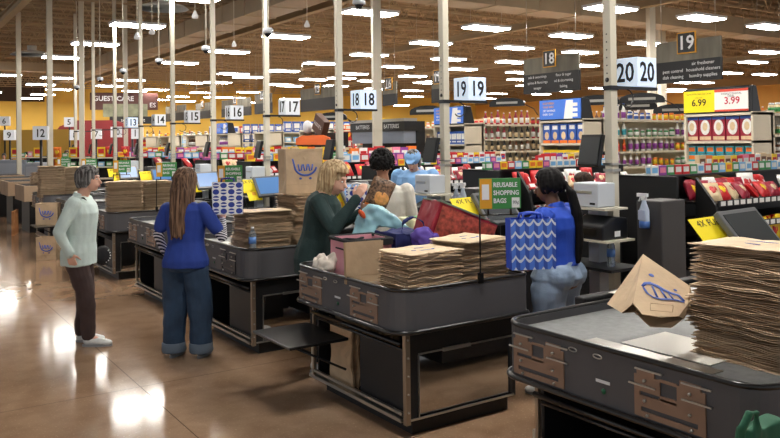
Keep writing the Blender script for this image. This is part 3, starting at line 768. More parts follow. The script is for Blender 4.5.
# ------------------------------------------------------------------ goods
COLORS = {'red':(196,36,40),'blue':(44,86,170),'white':(232,232,228),'yellow':(240,204,40),'green':(56,140,76),'orange':(232,120,40),'purple':(140,64,150),
          'pink':(232,130,160),'teal':(60,160,176),'brown':(104,64,40),'black':(32,30,32),'beige':(214,190,150),'sky':(120,180,226),'crimson':(150,30,52)}
CN = {'sky':'light blue'}
def cm(c, r=.4): return mat('packaging_'+c, COLORS[c], r, 0, .12, 18)
GM = {}
def gmesh(kind, c, c2):
    k = (kind, c, c2)
    if k in GM: return GM[k]
    mb = MB()
    if kind == 'carton':
        mb.box(-.08,.08,-.03,.03,0,.22); mb.box(-.06,.06,-.0315,-.03,.08,.18,1); mb.box(-.0815,-.08,-.02,.02,.05,.18,1); mb.box(-.05,.05,-.032,-.03,.03,.055,2)
    elif kind == 'small_box':
        mb.box(-.06,.06,-.035,.035,0,.1); mb.box(-.045,.045,-.0365,-.035,.025,.08,1); mb.box(-.0615,-.06,-.025,.025,.02,.08,1)
    elif kind == 'jar':
        mb.lathe([(.001,0),(.036,0),(.04,.01),(.04,.09),(.03,.105),(.001,.105)], n=12); mb.lathe([(.0405,.02),(.0405,.075)], n=12, m=1); mb.lathe([(.001,.105),(.033,.105),(.033,.13),(.001,.13)], n=12, m=2)
    elif kind == 'bottle':
        mb.lathe([(.001,0),(.032,0),(.034,.01),(.034,.14),(.014,.19),(.013,.23),(.001,.23)], n=12); mb.lathe([(.0345,.03),(.0345,.12)], n=12, m=1); mb.lathe([(.001,.23),(.016,.23),(.016,.25),(.001,.25)], n=10, m=2)
    elif kind == 'can':
        mb.lathe([(.001,0),(.033,0),(.034,.005),(.034,.11),(.032,.115),(.001,.115)], n=12); mb.lathe([(.0345,.025),(.0345,.085)], n=12, m=1)
    elif kind == 'snack_bag':
        N = 9; vs = []; fs = []
        for j in range(N+1):
            for i in range(N+1):
                u = i/N*2-1; v = j/N*2-1; t_ = max(0, (1-abs(u)**3)*(1-abs(v)**4))**.5*.045*(1+.2*math.sin(u*9+v*4))
                vs.append((u*.085*(1-.06*(1-abs(v))), -t_, .115+v*.115))
        o_ = len(vs); vs += [(x, -y, z) for x, y, z in vs]
        for j in range(N):
            for i in range(N):
                a = j*(N+1)+i; fs.append((a, a+1, a+N+2, a+N+1)); fs.append((o_+a, o_+a+N+1, o_+a+N+2, o_+a+1))
        mb.add(vs, fs, 0, True)
        mb.ell((0,-.036,.12), (.045,.016,.05), m=1)
    elif kind == 'gift_card':
        mb.box(-.045,.045,-.02,.02,0,.13); mb.box(-.034,.034,-.0215,-.02,.03,.1,1); mb.box(-.02,.02,-.022,-.0215,.05,.075,2)
    elif kind == 'candy_bar':
        mb.box(-.05,.05,-.02,.02,0,.035); mb.box(-.03,.03,-.0215,-.02,.008,.027,1); mb.box(-.03,.03,-.015,.015,.035,.0362,1)
    elif kind == 'tissue_pack':
        mb.ell((0,0,.07), (.1,.06,.07)); mb.box(-.06,.06,-.062,-.05,.04,.1,1)
    elif kind == 'tall_pack':
        mb.box(-.055,.055,-.03,.03,0,.3); mb.box(-.04,.04,-.0315,-.03,.06,.22,1)
    me = mb.mesh(kind, [cm(c), cm(c2), cm('white' if c != 'white' else 'blue')]); GM[k] = me; return me
KINDN = {'carton':'cardboard carton','small_box':'small cardboard box','jar':'glass jar','bottle':'plastic bottle','can':'tin can','snack_bag':'shiny snack bag','gift_card':'hanging card','candy_bar':'wrapped candy bar','tissue_pack':'soft tissue pack','tall_pack':'tall slim pack'}
def item(kind, c, c2, P, rz, where, sc=1.0, tilt=0):
    o = bpy.data.objects.new(kind, gmesh(kind, c, c2)); COL.objects.link(o)
    o.location = P; o.rotation_euler = (tilt, 0, rz); o.scale = (sc,)*3 if isinstance(sc, (int, float)) else sc
    w_ = '%s %s with %s label %s' % (CN.get(c, c), KINDN[kind], CN.get(c2, c2), where)
    tag(o, w_, KINDN[kind].split()[-1], '%s %ss %s' % (CN.get(c, c), KINDN[kind], where))
    return o
def row(kinds, P0, d, length, pitch, rz, where, sc=1.0, tilt=0, run=3, jit=.0, rz_j=0):
    """products side by side from P0 along d; kinds = list of (kind, colour, label colour)"""
    d = Vector(d); n = int(length/pitch+1e-6); k_ = rnd.choice(kinds)
    for i in range(n):
        if i % run == 0: k_ = rnd.choice(kinds)
        s_ = sc if not isinstance(sc, tuple) else rnd.uniform(*sc)
        item(k_[0], k_[1], k_[2], Vector(P0)+d*(pitch*(i+.5))+Vector((0, rnd.uniform(-jit, jit), 0)), rz+rnd.uniform(-rz_j, rz_j), where, s_, tilt)

# endcaps and gondolas
def shelf_bank(name, label, P, length, zs, depth, top=2.0, parts_m=M_shelf, rz=0, lower=0):
    """front faces local -Y, runs along local +X"""
    t = thing(name, label, 'store shelf', P, rz)
    MB().box(0, length, depth-.04, depth, 0, top).build('back_panel', parts_m, t)
    MB().box(0, length, 0, depth-.04, 0, .12).build('base', parts_m, t)
    for z in zs: MB().box(0, length, 0, depth-.04, z-.035, z).build('shelf', M_shelf, t)
    for x in (0, length-.03): MB().box(x, x+.03, 0, depth, .12, top).build('upright', parts_m, t)
    return t
ECX = 10.0
ECY = [6.0, 9.02, 12.16, 15.3, 18.4, 21.5, 24.65, 27.8, 30.9, 34.0, 37.1]
ordn = ['first','second','third','fourth','fifth','sixth','seventh','eighth','ninth','tenth','eleventh']
GZ = (.5, .85, 1.15, 1.42, 1.68, 1.98)
themes = [
    [('jar','beige','green'),('can','green','orange'),('small_box','orange','yellow'),('jar','brown','white'),('carton','sky','white')],
    [('bottle','white','teal'),('bottle','orange','red'),('bottle','white','purple'),('jar','white','blue'),('jar','green','white'),('can','orange','yellow')],
    [('bottle','brown','white'),('bottle','black','beige'),('jar','brown','red'),('bottle','crimson','white')],
    [('can','beige','brown'),('small_box','red','white'),('jar','orange','white'),('carton','beige','red')],
    [('carton','red','white'),('carton','yellow','blue'),('small_box','orange','white'),('snack_bag','red','yellow')],
    [('carton','blue','white'),('carton','white','red'),('small_box','sky','white')],
    [('carton','orange','white'),('carton','blue','white'),('jar','red','white')],
    [('carton','red','white'),('carton','white','blue'),('jar','black','white')]]
for i, Y0 in enumerate(ECY):
    far = i > 3
    L_ = (9, 6.2, 4.2, 3.6, 3, 3, 3, 3, 3, 3, 3)[i]
    shelf_bank('aisle_shelf', 'cream store shelf running back behind the %s end display from the right' % ordn[i], (ECX+.5, Y0, 0), L_, GZ, .5, 2.02)
    for z in GZ[2 if not far else 3:]:
        row(themes[i % 8], (ECX+.55, Y0+.1, z), (1,0,0), L_-.1, .17 if not far else .3, 0, 'on the shelf behind the %s end display' % ordn[i], (.95, 1.25) if not far else 1.5, run=4)
    if i > 0:
        e = shelf_bank('end_shelf', 'cream end display shelf, %s counted from the right' % ordn[i], (ECX, Y0+1.05, 0), 1.05, (.5,.85,1.2,1.58,1.98), .48, 2.0, M_shelf, -PI/2)
        for z in (1.2, 1.58):
            if i in (1,) and z > 1.2: continue
            row(themes[(i+3) % 8], (ECX+.1, Y0+1.0, z), (0,-1,0), .98, .16, -PI/2, 'on the %s end display from the right' % ordn[i], 1.2, run=6)
# first end display: price boards, red cartons, blue boxes
shelf_bank('end_shelf', 'cream end display shelf under the yellow and white price boards', (ECX, 7.08, 0), 1.08, (.5,.9,1.3,1.6,1.99), .48, 2.0, M_shelf, -PI/2)
for k_ in range(5):
    t = thing('red_carton', 'red cartons with an oval picture standing under the price boards', 'carton', (ECX+.1, 6.98-k_*.215, 1.605), -PI/2, 'red cartons under the price boards')
    t['label'] = 'red carton with oval picture in the row under the price boards'
    MB().box(-.1,.1,-.05,.05,0,.34).build('box', cm('crimson'), t)
    MB().box(-.1,.1,-.0515,-.05,.3,.34).build('blue_band', cm('blue'), t)
    mb = MB(); mb.ell((0,-.051,.19), (.075,.003,.11)); mb.build('oval_picture', cm('white'), t)
    mb = MB(); mb.ell((0,-.0545,.2), (.04,.002,.06)); mb.build('figure_picture', cm('beige'), t)
    MB().box(-.09,.09,-.052,-.05,.01,.06).build('bottom_band', cm('beige'), t)
for k_ in range(7):
    for z in (1.305, 1.42):
        t = item('small_box', 'teal', 'orange', Vector((ECX+.1, 7.0-k_*.15, z)), -PI/2, 'in the double row under the red cartons', 1.05)
def price_board():
    t = thing('price_board', 'black framed board with yellow 6.99 and white 3.99 prices', 'price board', (ECX, 7.09, 1.995), -PI/2)
    mb = MB(); mb.prism([(-.0,0),(.22,0),(.12,.36),(.02,.37)], 0, 1.08, 'x'); mb.build('housing', M_black, t, .01)
    MB().box(.02,.52,-.008,.012,.02,.33).build('yellow_sheet', M_yellow, t)
    MB().box(.52,1.03,-.008,.012,.02,.33).build('white_sheet', M_paper, t)
    MB().box(.52,1.03,-.01,.012,.295,.33).box(.52,1.03,-.01,.012,.02,.045).build('red_band', mat('red_print', (210,70,50), .5), t)
    text('price', '6.99', .14, M_yellow_ink, t, face_y(.27, -.01, .155), bold=.002)
    text('price', '3.99', .14, mat('red_ink', (190,30,60), .5), t, face_y(.79, -.01, .165), bold=.002)
    text('print', 'General Mills Giant Size Cereal', .034, M_yellow_ink, t, face_y(.27, -.01, .285), ext=0, sx=.93)
    text('print', 'With Card', .025, M_yellow_ink, t, face_y(.27, -.01, .23), ext=0)
    text('print', 'WEEKLY DIGITAL', .04, M_num, t, face_y(.78, -.01, .265), ext=0)
    text('print', 'DEAL', .045, M_num, t, face_y(.78, -.01, .232), ext=0)
price_board()
def blue_board(i, w_=1.0):
    Y0 = ECY[i]
    t = thing('blue_promo_board', 'blue advertising board on top of the %s end display from the right' % ordn[i], 'advertising board', (ECX, Y0+1.04, 1.985), -PI/2)
    mb = MB(); mb.prism([(-.0,0),(.3,0),(.2,.36),(.03,.38)], 0, w_, 'x'); mb.build('housing', M_black, t, .01)
    MB().box(.02, w_-.02, -.01, .012, .02, .36).build('blue_sheet', M_screenblue, t)
    for k_, s_ in enumerate(('SHOP FRESH', 'YOUR WAY', 'GET SAVINGS', 'EVERY DAY')):
        text('lettering', s_, .05, M_gold if k_ < 2 else M_white, t, face_y(.1, -.012, .30-k_*.065), ext=0, align='LEFT', bold=.001)
    mb = MB(); mb.prism([(.6,.02),(.8,.02),(.82,.34),(.66,.34)], -.012, -.01, 'y')
    for z in (.08,.17,.26): mb.box(.72,.92,-.016,-.012,z-.03,z+.03)
    mb.build('white_picture', M_paper, t)
for i in (1, 2, 6): blue_board(i)
def red_shelf_row(where, Y, z): pass
# blue cartons with white heads on the second end display
for k_ in range(5):
    t = thing('blue_carton', 'blue carton with a white and red picture on the end display under the blue board', 'carton', (ECX+.1, 9.98-k_*.2-.05, 1.585), -PI/2, 'blue cartons under the blue board')
    MB().box(-.09,.09,-.05,.05,0,.34).build('box', cm('blue'), t)
    MB().box(-.06,.06,-.0515,-.05,.24,.31).build('name_patch', cm('white'), t); MB().box(-.09,.09,-.0515,-.05,.0,.05).build('bottom_band', cm('orange'), t)
    mb = MB(); mb.ell((0,-.051,.13), (.05,.003,.07)); mb.build('face_picture', cm('beige'), t)

# hanging aisle signs
M_woods = mat('weathered_wood', (112,108,96), .7, 0, .3, 5, stretch=(1,1,.2))
def aisle_sign(num, P, w_, lines, label, h=.33):
    t = thing('aisle_sign', label, 'hanging sign', P, -PI/2)
    MB().box(0, w_, -.02, .02, h, h+.36).build('wood_panel', M_woods, t)
    MB().box(0, w_, -.03, .03, 0, h).build('black_panel', M_blackm, t)
    c = w_/2
    MB().box(c-.19, c+.19, -.05, -.03, h+.12, h+.5).build('number_frame', M_gold, t)
    MB().box(c-.17, c+.17, -.056, -.03, h+.14, h+.48).build('number_plate', M_black, t)
    text('numeral', num, .34, M_white, t, face_y(c, -.058, h+.3), bold=.006)
    for j, (a, b_) in enumerate(lines):
        z = h-.07-j*(h-.06)/3
        if a: text('lettering', a, .085, M_white, t, face_y(w_*.27, -.033, z), ext=0)
        if b_: text('lettering', b_, .085, M_white, t, face_y(w_*.74, -.033, z), ext=0)
    mb = MB(); mb.cyl((.1,0,h+.36),(.1,0,2.4),.006,n=4); mb.build('wire', M_steel, t)
    mb = MB(); mb.cyl((w_-.1,0,h+.36),(w_-.1,0,2.4),.006,n=4); mb.build('wire', M_steel, t)
def asx(px_l, px_r, pyt, pyb, X, num, lines, label):
    a = AX(px_l, pyt, X); b_ = AX(px_r, pyb, X); z0 = b_.z; z1 = a.z
    aisle_sign(num, (X, a.y, z0), a.y-b_.y, lines, label, (z1-z0)-.36)
asx(657, 722, 44, 79, 12, '19', [('','air freshener'),('pest control','household cleaners'),('dish cleaning','laundry supplies')], 'hanging wood and black aisle sign showing 19, right of the twenty cube')
asx(524, 580, 60, 90, 12.5, '18', [('salt & seasonings','flour & sugar'),('spices & flavorings','oil & shortening'),('vinegar','baking')], 'hanging wood and black aisle sign showing 18, above the blue board')
asx(432, 447, 76, 102, 12.5, '17', [], 'hanging aisle sign half hidden behind the number nineteen pole')
asx(383, 397, 83, 105, 13, '16', [], 'small hanging aisle sign right of the number eighteen cube')
asx(301, 338, 90, 109, 12.5, '15', [], 'hanging wood and black aisle sign showing 15')
asx(255, 272, 95, 113, 12.5, '14', [], 'hanging aisle sign showing 14 behind the seventeen pole')
asx(222, 251, 101, 115, 12.5, '13', [], 'hanging aisle sign showing 13 behind the sixteen cube')
asx(196, 211, 104, 118, 12.5, '12', [], 'hanging aisle sign showing 12 left of the sixteen pole')
asx(166, 186, 107, 120, 12.5, '11', [], 'hanging aisle sign behind the fifteen pole, farthest of all')

# wall signs
g = thing('guest_care_sign', 'brown wall sign reading guest care above a grey photo panel', 'wall sign', AF(90, 119, 38), -.25)
MB().box(0,3.2,0,.1,.45,1.3).build('brown_panel', mat('maroon_panel', (84,48,44), .6), g)
MB().box(.6,2.7,-.02,0,.1,.75).build('photo_panel', mat('grey_green_photo', (136,140,116), .7, 0, .3, 3), g)
MB().box(.9,3.2,-.04,-.0,-.25,.12).build('black_strip', M_black, g)
text('lettering', 'GUEST CARE', .33, M_white, g, face_y(1.1, -.03, 1.0), ext=.01, bold=.008)
text('lettering', 'sell the cut', .26, M_white, g, face_y(2.0, -.05, -.06), ext=.01)
text('lettering', 'ES', .33, M_white, g, face_y(2.95, -.03, .68), ext=.01)
g = thing('meat_sign', 'dark grey wall sign with white letters reading meat', 'wall sign', AF(615, 117, 36), -1.0)
MB().box(-.2,2.1,0,.1,-.3,.95).build('board', mat('grey_board', (140,120,100), .7), g)
text('lettering', 'MEAT', .8, M_white, g, face_y(.95, -.05, .4), ext=.02, bold=.02)

# black arch signs above the goods
for px, py, F, s_, lab in ((642,99,15,.42,'black arched shelf sign in front of the meat sign'),(638,106,16,.38,'second black arched shelf sign just below the meat sign'),(676,110,15,.42,'black arched shelf sign left of the yellow price board'),(597,101,15,.42,'black arched shelf sign left of the number twenty pole'),(427,111,17,.4,'black arched shelf sign left of the number nineteen pole'),(507,103,18,.42,'black arched shelf sign right of the nineteen cube'),(332,117,19,.4,'black arched shelf sign below the number fifteen aisle sign')):
    P = AF(px, py, F); t = thing('arch_sign', lab, 'shelf sign', P, -1.0)
    mb = MB(); mb.prism([(-s_,-.08),(s_,-.08)]+[(s_*math.cos(a*PI/8), .0+.12*math.sin(a*PI/8)) for a in range(9)], -.02, .02, 'y'); mb.build('board', M_black, t)
    mb = MB(); mb.box(-s_*.6, s_*.6, -.023, -.02, -.02, .03); mb.build('lettering_band', mat('pale_ink', (170,170,166), .6), t)
    mb = MB(); mb.tube([(s_*.8,0,-.0),(s_*1.5,0,-.15),(s_*1.7,0,-.3)], .01, 5); mb.build('arm', M_dark, t)

# batteries display and orange display
P = AX(351, 160, 9.0)
bt = thing('batteries_display', 'black battery display with white lettering beside the cream column', 'display stand', AX(405, 128, 9.0)-Vector((0,0,1.9)), -PI/2)
zb_ = 1.9
b0 = AX(351, 121, 9.0); b1 = AX(405, 121, 9.0)
W_ = b0.y-b1.y; bt.location = (9.0, b0.y, 0); ztop = b1.z
MB().box(0, W_, -.02, .3, ztop-.2, ztop).build('header', M_black, bt)
MB().box(0, W_, -.03, .3, ztop, ztop+.06).build('steel_top', M_steel, bt)
MB().box(.05, W_-.05, .0, .3, ztop-.45, ztop-.2).build('silver_panel', mat('silver_grey', (150,160,176), .4, .4), bt)
MB().box(0, W_, .3, .5, 0, ztop).build('back_panel', M_shelfb, bt)
text('lettering', 'BATTERIES', .12, M_white, bt, face_y(W_*.25, -.025, ztop-.1), ext=0)
text('lettering', 'BATTERIES', .12, M_white, bt, face_y(W_*.78, -.025, ztop-.1), ext=0)
row([('gift_card','white','red'),('gift_card','sky','white'),('gift_card','purple','white')], (8.97, b0.y-.1, ztop-.75), (0,-1,0), W_-.2, .12, -PI/2, 'hanging on the battery display', 1.3, run=1)
o0 = AX(297, 134, 7.6); o1 = AX(331, 134, 7.6)
od = thing('orange_display', 'orange candy display stand with a tilted brown package on top', 'display stand', (7.6, o0.y, 0), -PI/2)
W_ = o0.y-o1.y
M_or = mat('orange_card', (240,110,40), .5)
MB().box(0, W_, 0, .4, 0, .9).build('body', M_shelfb, od)
for z in (1.1, 1.35): MB().box(0, W_, .0, .4, z-.02, z).build('shelf', M_dark, od)
MB().box(0, .02, 0, .4, .9, 1.62).box(W_-.02, W_, 0, .4, .9, 1.62).box(0, W_, .38, .4, .9, 1.85).build('side_wall', M_dark, od)
mb = MB(); mb.prism([(0,1.6),(W_,1.6),(W_,1.74),(W_*.8,1.8),(W_*.2,1.8),(0,1.74)], -.03, -.01, 'y'); mb.build('header', M_or, od)
mb = MB(); R3 = Matrix.Rotation(.5, 3, 'Y'); mb.obox((W_*.6,.1,2.0), (.42,.14,.36), R3); mb.build('brown_package', mat('brown_card', (84,56,44), .5), od)
text('lettering', "REESE'S", .1, M_white, od, Matrix.Translation((W_*.6,.02,2.0)) @ Matrix.Rotation(.5,4,'Y') @ Matrix.Rotation(PI/2,4,'X'), ext=0)
mb = MB(); mb.ell((W_*.2,.1,1.98), (.13,.1,.14)); mb.build('white_figure', M_white, od)
for z in (.9, 1.1, 1.35): row([('small_box','brown','orange'),('small_box','orange','brown'),('carton','brown','orange')], (7.68, o0.y-.04, z), (0,-1,0), W_-.06, .13, -PI/2, 'in the orange display stand', .9, run=2)

# snack racks: goods of every lane
for n_ in range(20, 10, -1):
    y = 3.83+lane(n_); near_ = n_ >= 18; q = 'of lane %s rack' % NUM.get(n_, {12:'twelve',11:'eleven'}.get(n_)); x0 = 5.3
    st = 1.0 if near_ else 1.6
    row([('small_box','sky','white'),('small_box','green','white'),('small_box','yellow','orange'),('small_box','purple','pink'),('small_box','red','white'),('small_box','white','sky')],
        (x0+.04, y+.3, 1.34), (1,0,0), 2.2, .105*st, 0, 'on the top '+q, .8*st, run=1)
    row([('gift_card','purple','white'),('gift_card','white','red'),('gift_card','red','white'),('gift_card','beige','brown'),('gift_card','orange','white'),('gift_card','yellow','red'),('gift_card','pink','white')],
        (x0+1.0, y+.5, 1.342), (1,0,0), 1.4, .1*st, 0, 'standing at the back '+q, (1.0*st, 1.15*st), run=1)
    row([('snack_bag','red','yellow'),('snack_bag','red','white'),('snack_bag','crimson','beige'),('snack_bag','beige','red'),('small_box','red','white')], (x0+.28, y-.1, 1.135), (1,0,0), 1.2, .15*st, 0, 'along the upper shelf '+q, (.6*st,.8*st), -.7, run=1, rz_j=.9)
    if near_: row([('snack_bag','red','white'),('snack_bag','crimson','yellow'),('snack_bag','white','red')], (x0+.3, y+.1, 1.135), (1,0,0), 1.2, .13, 0, 'in the second row '+q, (.7,.9), -.3, run=1, rz_j=.7)
    row([('snack_bag','white','red'),('candy_bar','white','pink')], (x0+1.5, y+.05, 1.135), (1,0,0), .9, .15*st, 0, 'at the upper shelf end '+q, (.6*st,.8*st), -.5, run=1, rz_j=.5)
    if near_:
        for z, yy in ((.95,-.16),(.77,-.2),(.59,-.22)):
            row([('candy_bar','red','yellow'),('candy_bar','brown','white'),('snack_bag','yellow','red'),('candy_bar','white','red'),('candy_bar','blue','white')], (x0+.28, y+yy, z+.002), (1,0,0), 2.05, .13, 0, 'low '+q, (.8,1.0), 0, run=2, rz_j=.3)

o = MB().box(-.05,.05,-.35,.35,0,.08).box(-.04,.04,-.3,.3,.08,.085).build('long_carton', mat('tan_carton', (196,170,110), .6, 0, .3, 20)); o.location = AX(722, 186, 6.3); o.rotation_euler = (.25,0,1.0); tag(o, 'long tan carton lying diagonally over the snack bags at right', 'carton')

# ------------------------------------------------------------------ people
def fuse(mb, name, mt, parent, voxel=.008, smooth=2, fold=0.0, fs=9.0, seed=0, stretch=(1,1,.5)):
    me = mb.mesh(name+'_raw', mt)
    o = bpy.data.objects.new('tmp', me)
    r = o.modifiers.new('r', 'REMESH'); r.mode = 'VOXEL'; r.voxel_size = voxel; r.use_smooth_shade = True
    if smooth:
        s_ = o.modifiers.new('s', 'SMOOTH'); s_.factor = .5; s_.iterations = smooth
    m2 = evalmesh(o); bpy.data.meshes.remove(me)
    m2.name = name; m2.materials.clear(); m2.materials.append(mt)
    if fold:
        sd = Vector((seed*3.1, seed*1.7, 0)); st = Vector(stretch)
        n_ = len(m2.vertices); co = [0.0]*(3*n_); no = [0.0]*(3*n_)
        m2.vertices.foreach_get('co', co); m2.vertices.foreach_get('normal', no)
        for i in range(n_):
            j = 3*i; q = Vector((co[j]*st.x, co[j+1]*st.y, co[j+2]*st.z))*fs+sd
            a = fold*(noise.noise(q)+.5*noise.noise(q*2.3))
            co[j] += no[j]*a; co[j+1] += no[j+1]*a; co[j+2] += no[j+2]*a
        m2.vertices.foreach_set('co', co)
    m2.polygons.foreach_set('use_smooth', [True]*len(m2.polygons))
    ob = bpy.data.objects.new(name, m2); COL.objects.link(ob); ob.parent = parent
    return ob
def hand(mb, W, d, n, side, k=1.0, curl=.35, splay=.0):
    W = Vector(W); d = Vector(d).normalized(); n = Vector(n); n = (n-d*n.dot(d)).normalized(); s_ = d.cross(n)*side
    mb.cap(W-d*.02, W+d*.02, .022*k, .022*k, 8)
    for i, L_ in enumerate((.072,.082,.076,.06)):
        o_ = s_*((1.5-i)*.0195*k); K = W+d*(.085-(.006 if i in (0, 3) else 0))*k+o_
        mb.cap(W+d*.015*k+o_*.6, K, .0135*k, .0115*k, 8)
        p = K; a = curl*.6+i*.06; dd = d
        for f, r_ in ((.45,.0095),(.3,.0085),(.25,.0075)):
            dd = (d*math.cos(a)+n*math.sin(a)+s_*(1.5-i)*splay).normalized(); q = p+dd*L_*f*k; mb.cap(p, q, r_*1.05*k, r_*k, 8); p = q; a += curl
    T = W+d*.02*k+s_*.024*k; a1 = (d*.62+s_*.7+n*.25).normalized(); T1 = T+a1*.042*k; a2 = (d*.85+s_*.3+n*.35).normalized(); T2 = T1+a2*.032*k; T3 = T2+(a2+n*.3).normalized()*.024*k
    mb.cap(T, T1, .015*k, .0115*k, 8); mb.cap(T1, T2, .011*k, .0095*k, 8); mb.cap(T2, T3, .0095*k, .008*k, 8)
def person(label, P, rz, h, arms, top_c, leg_c, hair, skin=None, lean=0, head_rot=(0,0,0), head_off=(0,0,0), sleeve=1.0, wide=1.0, hipw=1.0, legw=1.0, shoes=None, legs=True,
           collar=None, vox=.0075, feet=((-.095,0),(.095,.03)), under=None, top_name='shirt', leg_name='trousers', neck_len=1, curl=.4, cuffs=None, hem=.80, hood=False, simple=False, hand_dir=None):
    skin = skin or M_skin; k = h/1.65
    t = thing('person', label, 'person', P, rz)
    Rl = Matrix.Rotation(-lean, 3, 'X')
    piv = Vector((0,0,.9))
    def T(x, y, z):
        v = Vector((x, y, z))
        return (Rl@(v-piv)+piv)*k if z > .9 else v*k
    def ring(z, rx, ry, yo=0, e=0, n=18):
        return [T((rx+e)*math.cos(2*PI*i/n), yo+(ry+e)*math.sin(2*PI*i/n), z) for i in range(n)]
    prof = [(.78,.13*hipw,.10*hipw,-.01),(.86,.168*hipw,.125*hipw,-.015),(.94,.158*(hipw+1)/2,.115*(hipw+1)/2,-.01),(1.02,.138*wide,.105*wide,0),(1.12,.146*wide,.112*wide,.005),(1.22,.162*wide,.118*wide,.005),(1.30,.162*wide,.1*wide,-.005),(1.345,.13*wide,.075,-.012),(1.375,.07,.055,-.012)]
    body = MB()
    body.loft([ring(z, a, b, c) for z, a, b, c in prof])
    sh = .158*wide
    hc = T(0, .015, 1.535)+Vector(head_off)*k
    body.cap(T(0,-.012,1.34), hc+Vector((0,-.02,-.07))*k, .058*k, .05*k, 14)
    HR = (Matrix.Rotation(head_rot[2], 3, 'Z') @ Matrix.Rotation(-head_rot[0], 3, 'X') @ Matrix.Rotation(head_rot[1], 3, 'Y'))
    def H(x, y, z): return hc+HR@(Vector((x, y, z))*k)
    body.ell(hc+HR@Vector((0,-.012,.022))*k, (.073*k,.092*k,.092*k), HR); body.ell(H(0,.018,-.03), (.06*k,.068*k,.08*k), HR)
    body.ell(H(0,.035,-.078), (.038*k,.042*k,.032*k), HR); body.ell(H(0,.05,-.045), (.045*k,.04*k,.04*k), HR)
    body.cap(H(0,.085,.005), H(0,.105,-.03), .009*k, .014*k, 8)
    body.cap(H(-.028,.08,.028), H(.028,.08,.028), .011*k, .011*k, 8); body.ell(H(0,.083,-.058), (.022*k,.013*k,.012*k), HR)
    for s_ in (-1, 1): body.ell(H(.075*s_,-.005,-.015), (.011*k,.02*k,.031*k), HR)
    # legs
    legpts = []
    for s_, (fx, fy) in zip((-1, 1), feet):
        hip = Vector((.085*s_*hipw, -.01, .84))*k; ank = Vector((fx, fy, .085))*k
        kn = (hip+ank)/2+Vector((0,.025,.03))*k
        legpts.append((hip, kn, ank))
        if legs: body.chain([(hip,.078*k),(kn,.052*k),(ank,.038*k)], 12); body.cap(ank, ank+Vector((0,.1,-.045))*k, .036*k, .028*k)
    topm = MB()
    e = .017
    prof2 = [(z, a, b, c) for z, a, b, c in prof if z >= hem-.001][:-1]
    if hem < .86: prof2 = [(hem, .165*hipw, .125*hipw, -.012)]+prof2[1 if hem < .8 else 0:]
    topm.loft([ring(z, a, b, c, e) for z, a, b, c in prof2]+[ring(1.372, .085, .066, -.012)])
    skinparts = []
    unds = []
    for side, (E_, W_, hd, hn) in zip((-1, 1), arms):
        S0 = T(sh*side, -.01, 1.305); E_ = Vector(E_)*k; W_ = Vector(W_)*k
        body.chain([(S0,.05*k),(E_,.036*k),(W_,.024*k)], 12)
        hand(body, W_, hd, hn, side, k*.95, curl)
        r0, r1, r2 = .066*k*max(1,wide*.95), .053*k, .04*k
        if sleeve >= 1: topm.chain([(S0,r0),(E_,r1),(W_,r2)], 12)
        else:
            topm.chain([(S0,r0),(S0.lerp(E_, sleeve),r1*1.12)], 14)
            if under: um = MB(); unds.append(um); um.chain([(S0.lerp(E_, max(.05, sleeve-.2)), .048*k), (E_,.046*k), (E_.lerp(W_,.9), .034*k)], 14)
    fuse(body, 'body', skin, t, vox if not simple else .014, 1)
    fuse(topm, top_name, top_c, t, vox if not simple else .014, 2, .009 if not simple else 0, 9, h*10)
    for um in unds: fuse(um, 'striped_sleeve', under, t, vox, 1, .003, 14, 2)
    if hood:
        hm = MB(); hm.ell(T(0,-.085,1.335), (.115*k,.06*k,.075*k)); hm.ell(T(0,-.05,1.365), (.1*k,.075*k,.045*k)); fuse(hm, 'hood', top_c, t, vox, 2, .008, 12, 4)
    if collar:
        cm_ = MB(); n = 16
        cm_.loft([[T((.074+a)*math.cos(2*PI*i/n), -.012+(.062+a)*math.sin(2*PI*i/n)+.0, z+.012*math.sin(2*PI*i/n)*-1) for i in range(n)] for z, a in ((1.352,.012),(1.385,-.004),(1.398,-.012))])
        fuse(cm_, 'collar', collar, t, .006, 1)
    if legs:
        lm = MB()
        q_ = .014 if hem > .85 else .009
        lm.loft([ring(z, a, b, c, q_) for z, a, b, c in ([(.80,.1*hipw,.1*hipw,-.01)] if hem > .85 else [(.77,.135*hipw,.115*hipw,-.01)])+prof[1:3]]+[ring(.985, .14*wide, .105*wide, 0, q_)])
        for s_ in (-1, 1) if hem > .85 else (): lm.ell(Vector((.075*s_*hipw,-.055*hipw,.87))*k, (.095*k*hipw, .085*k*hipw, .11*k))
        for hip, kn, ank in legpts:
            lm.chain([(hip-Vector((0,0,.05*k)),.098*k*hipw),(kn,.07*k*legw),(ank+Vector((0,0,.03))*k,.058*k*legw)], 14)
        lg = fuse(lm, leg_name, leg_c, t, vox, 2, .011, 8, h*7, (1,1,.9))
        if cuffs:
            for hip, kn, ank in legpts:
                mb = MB(); q = ank+Vector((0,0,-.005))*k; mb.lathe([(.058*k*legw+.004,-.03),(.064*k*legw,-.02),(.064*k*legw,.04),(.058*k*legw+.004,.045)], q, 18); mb.build('cuff', cuffs, t)
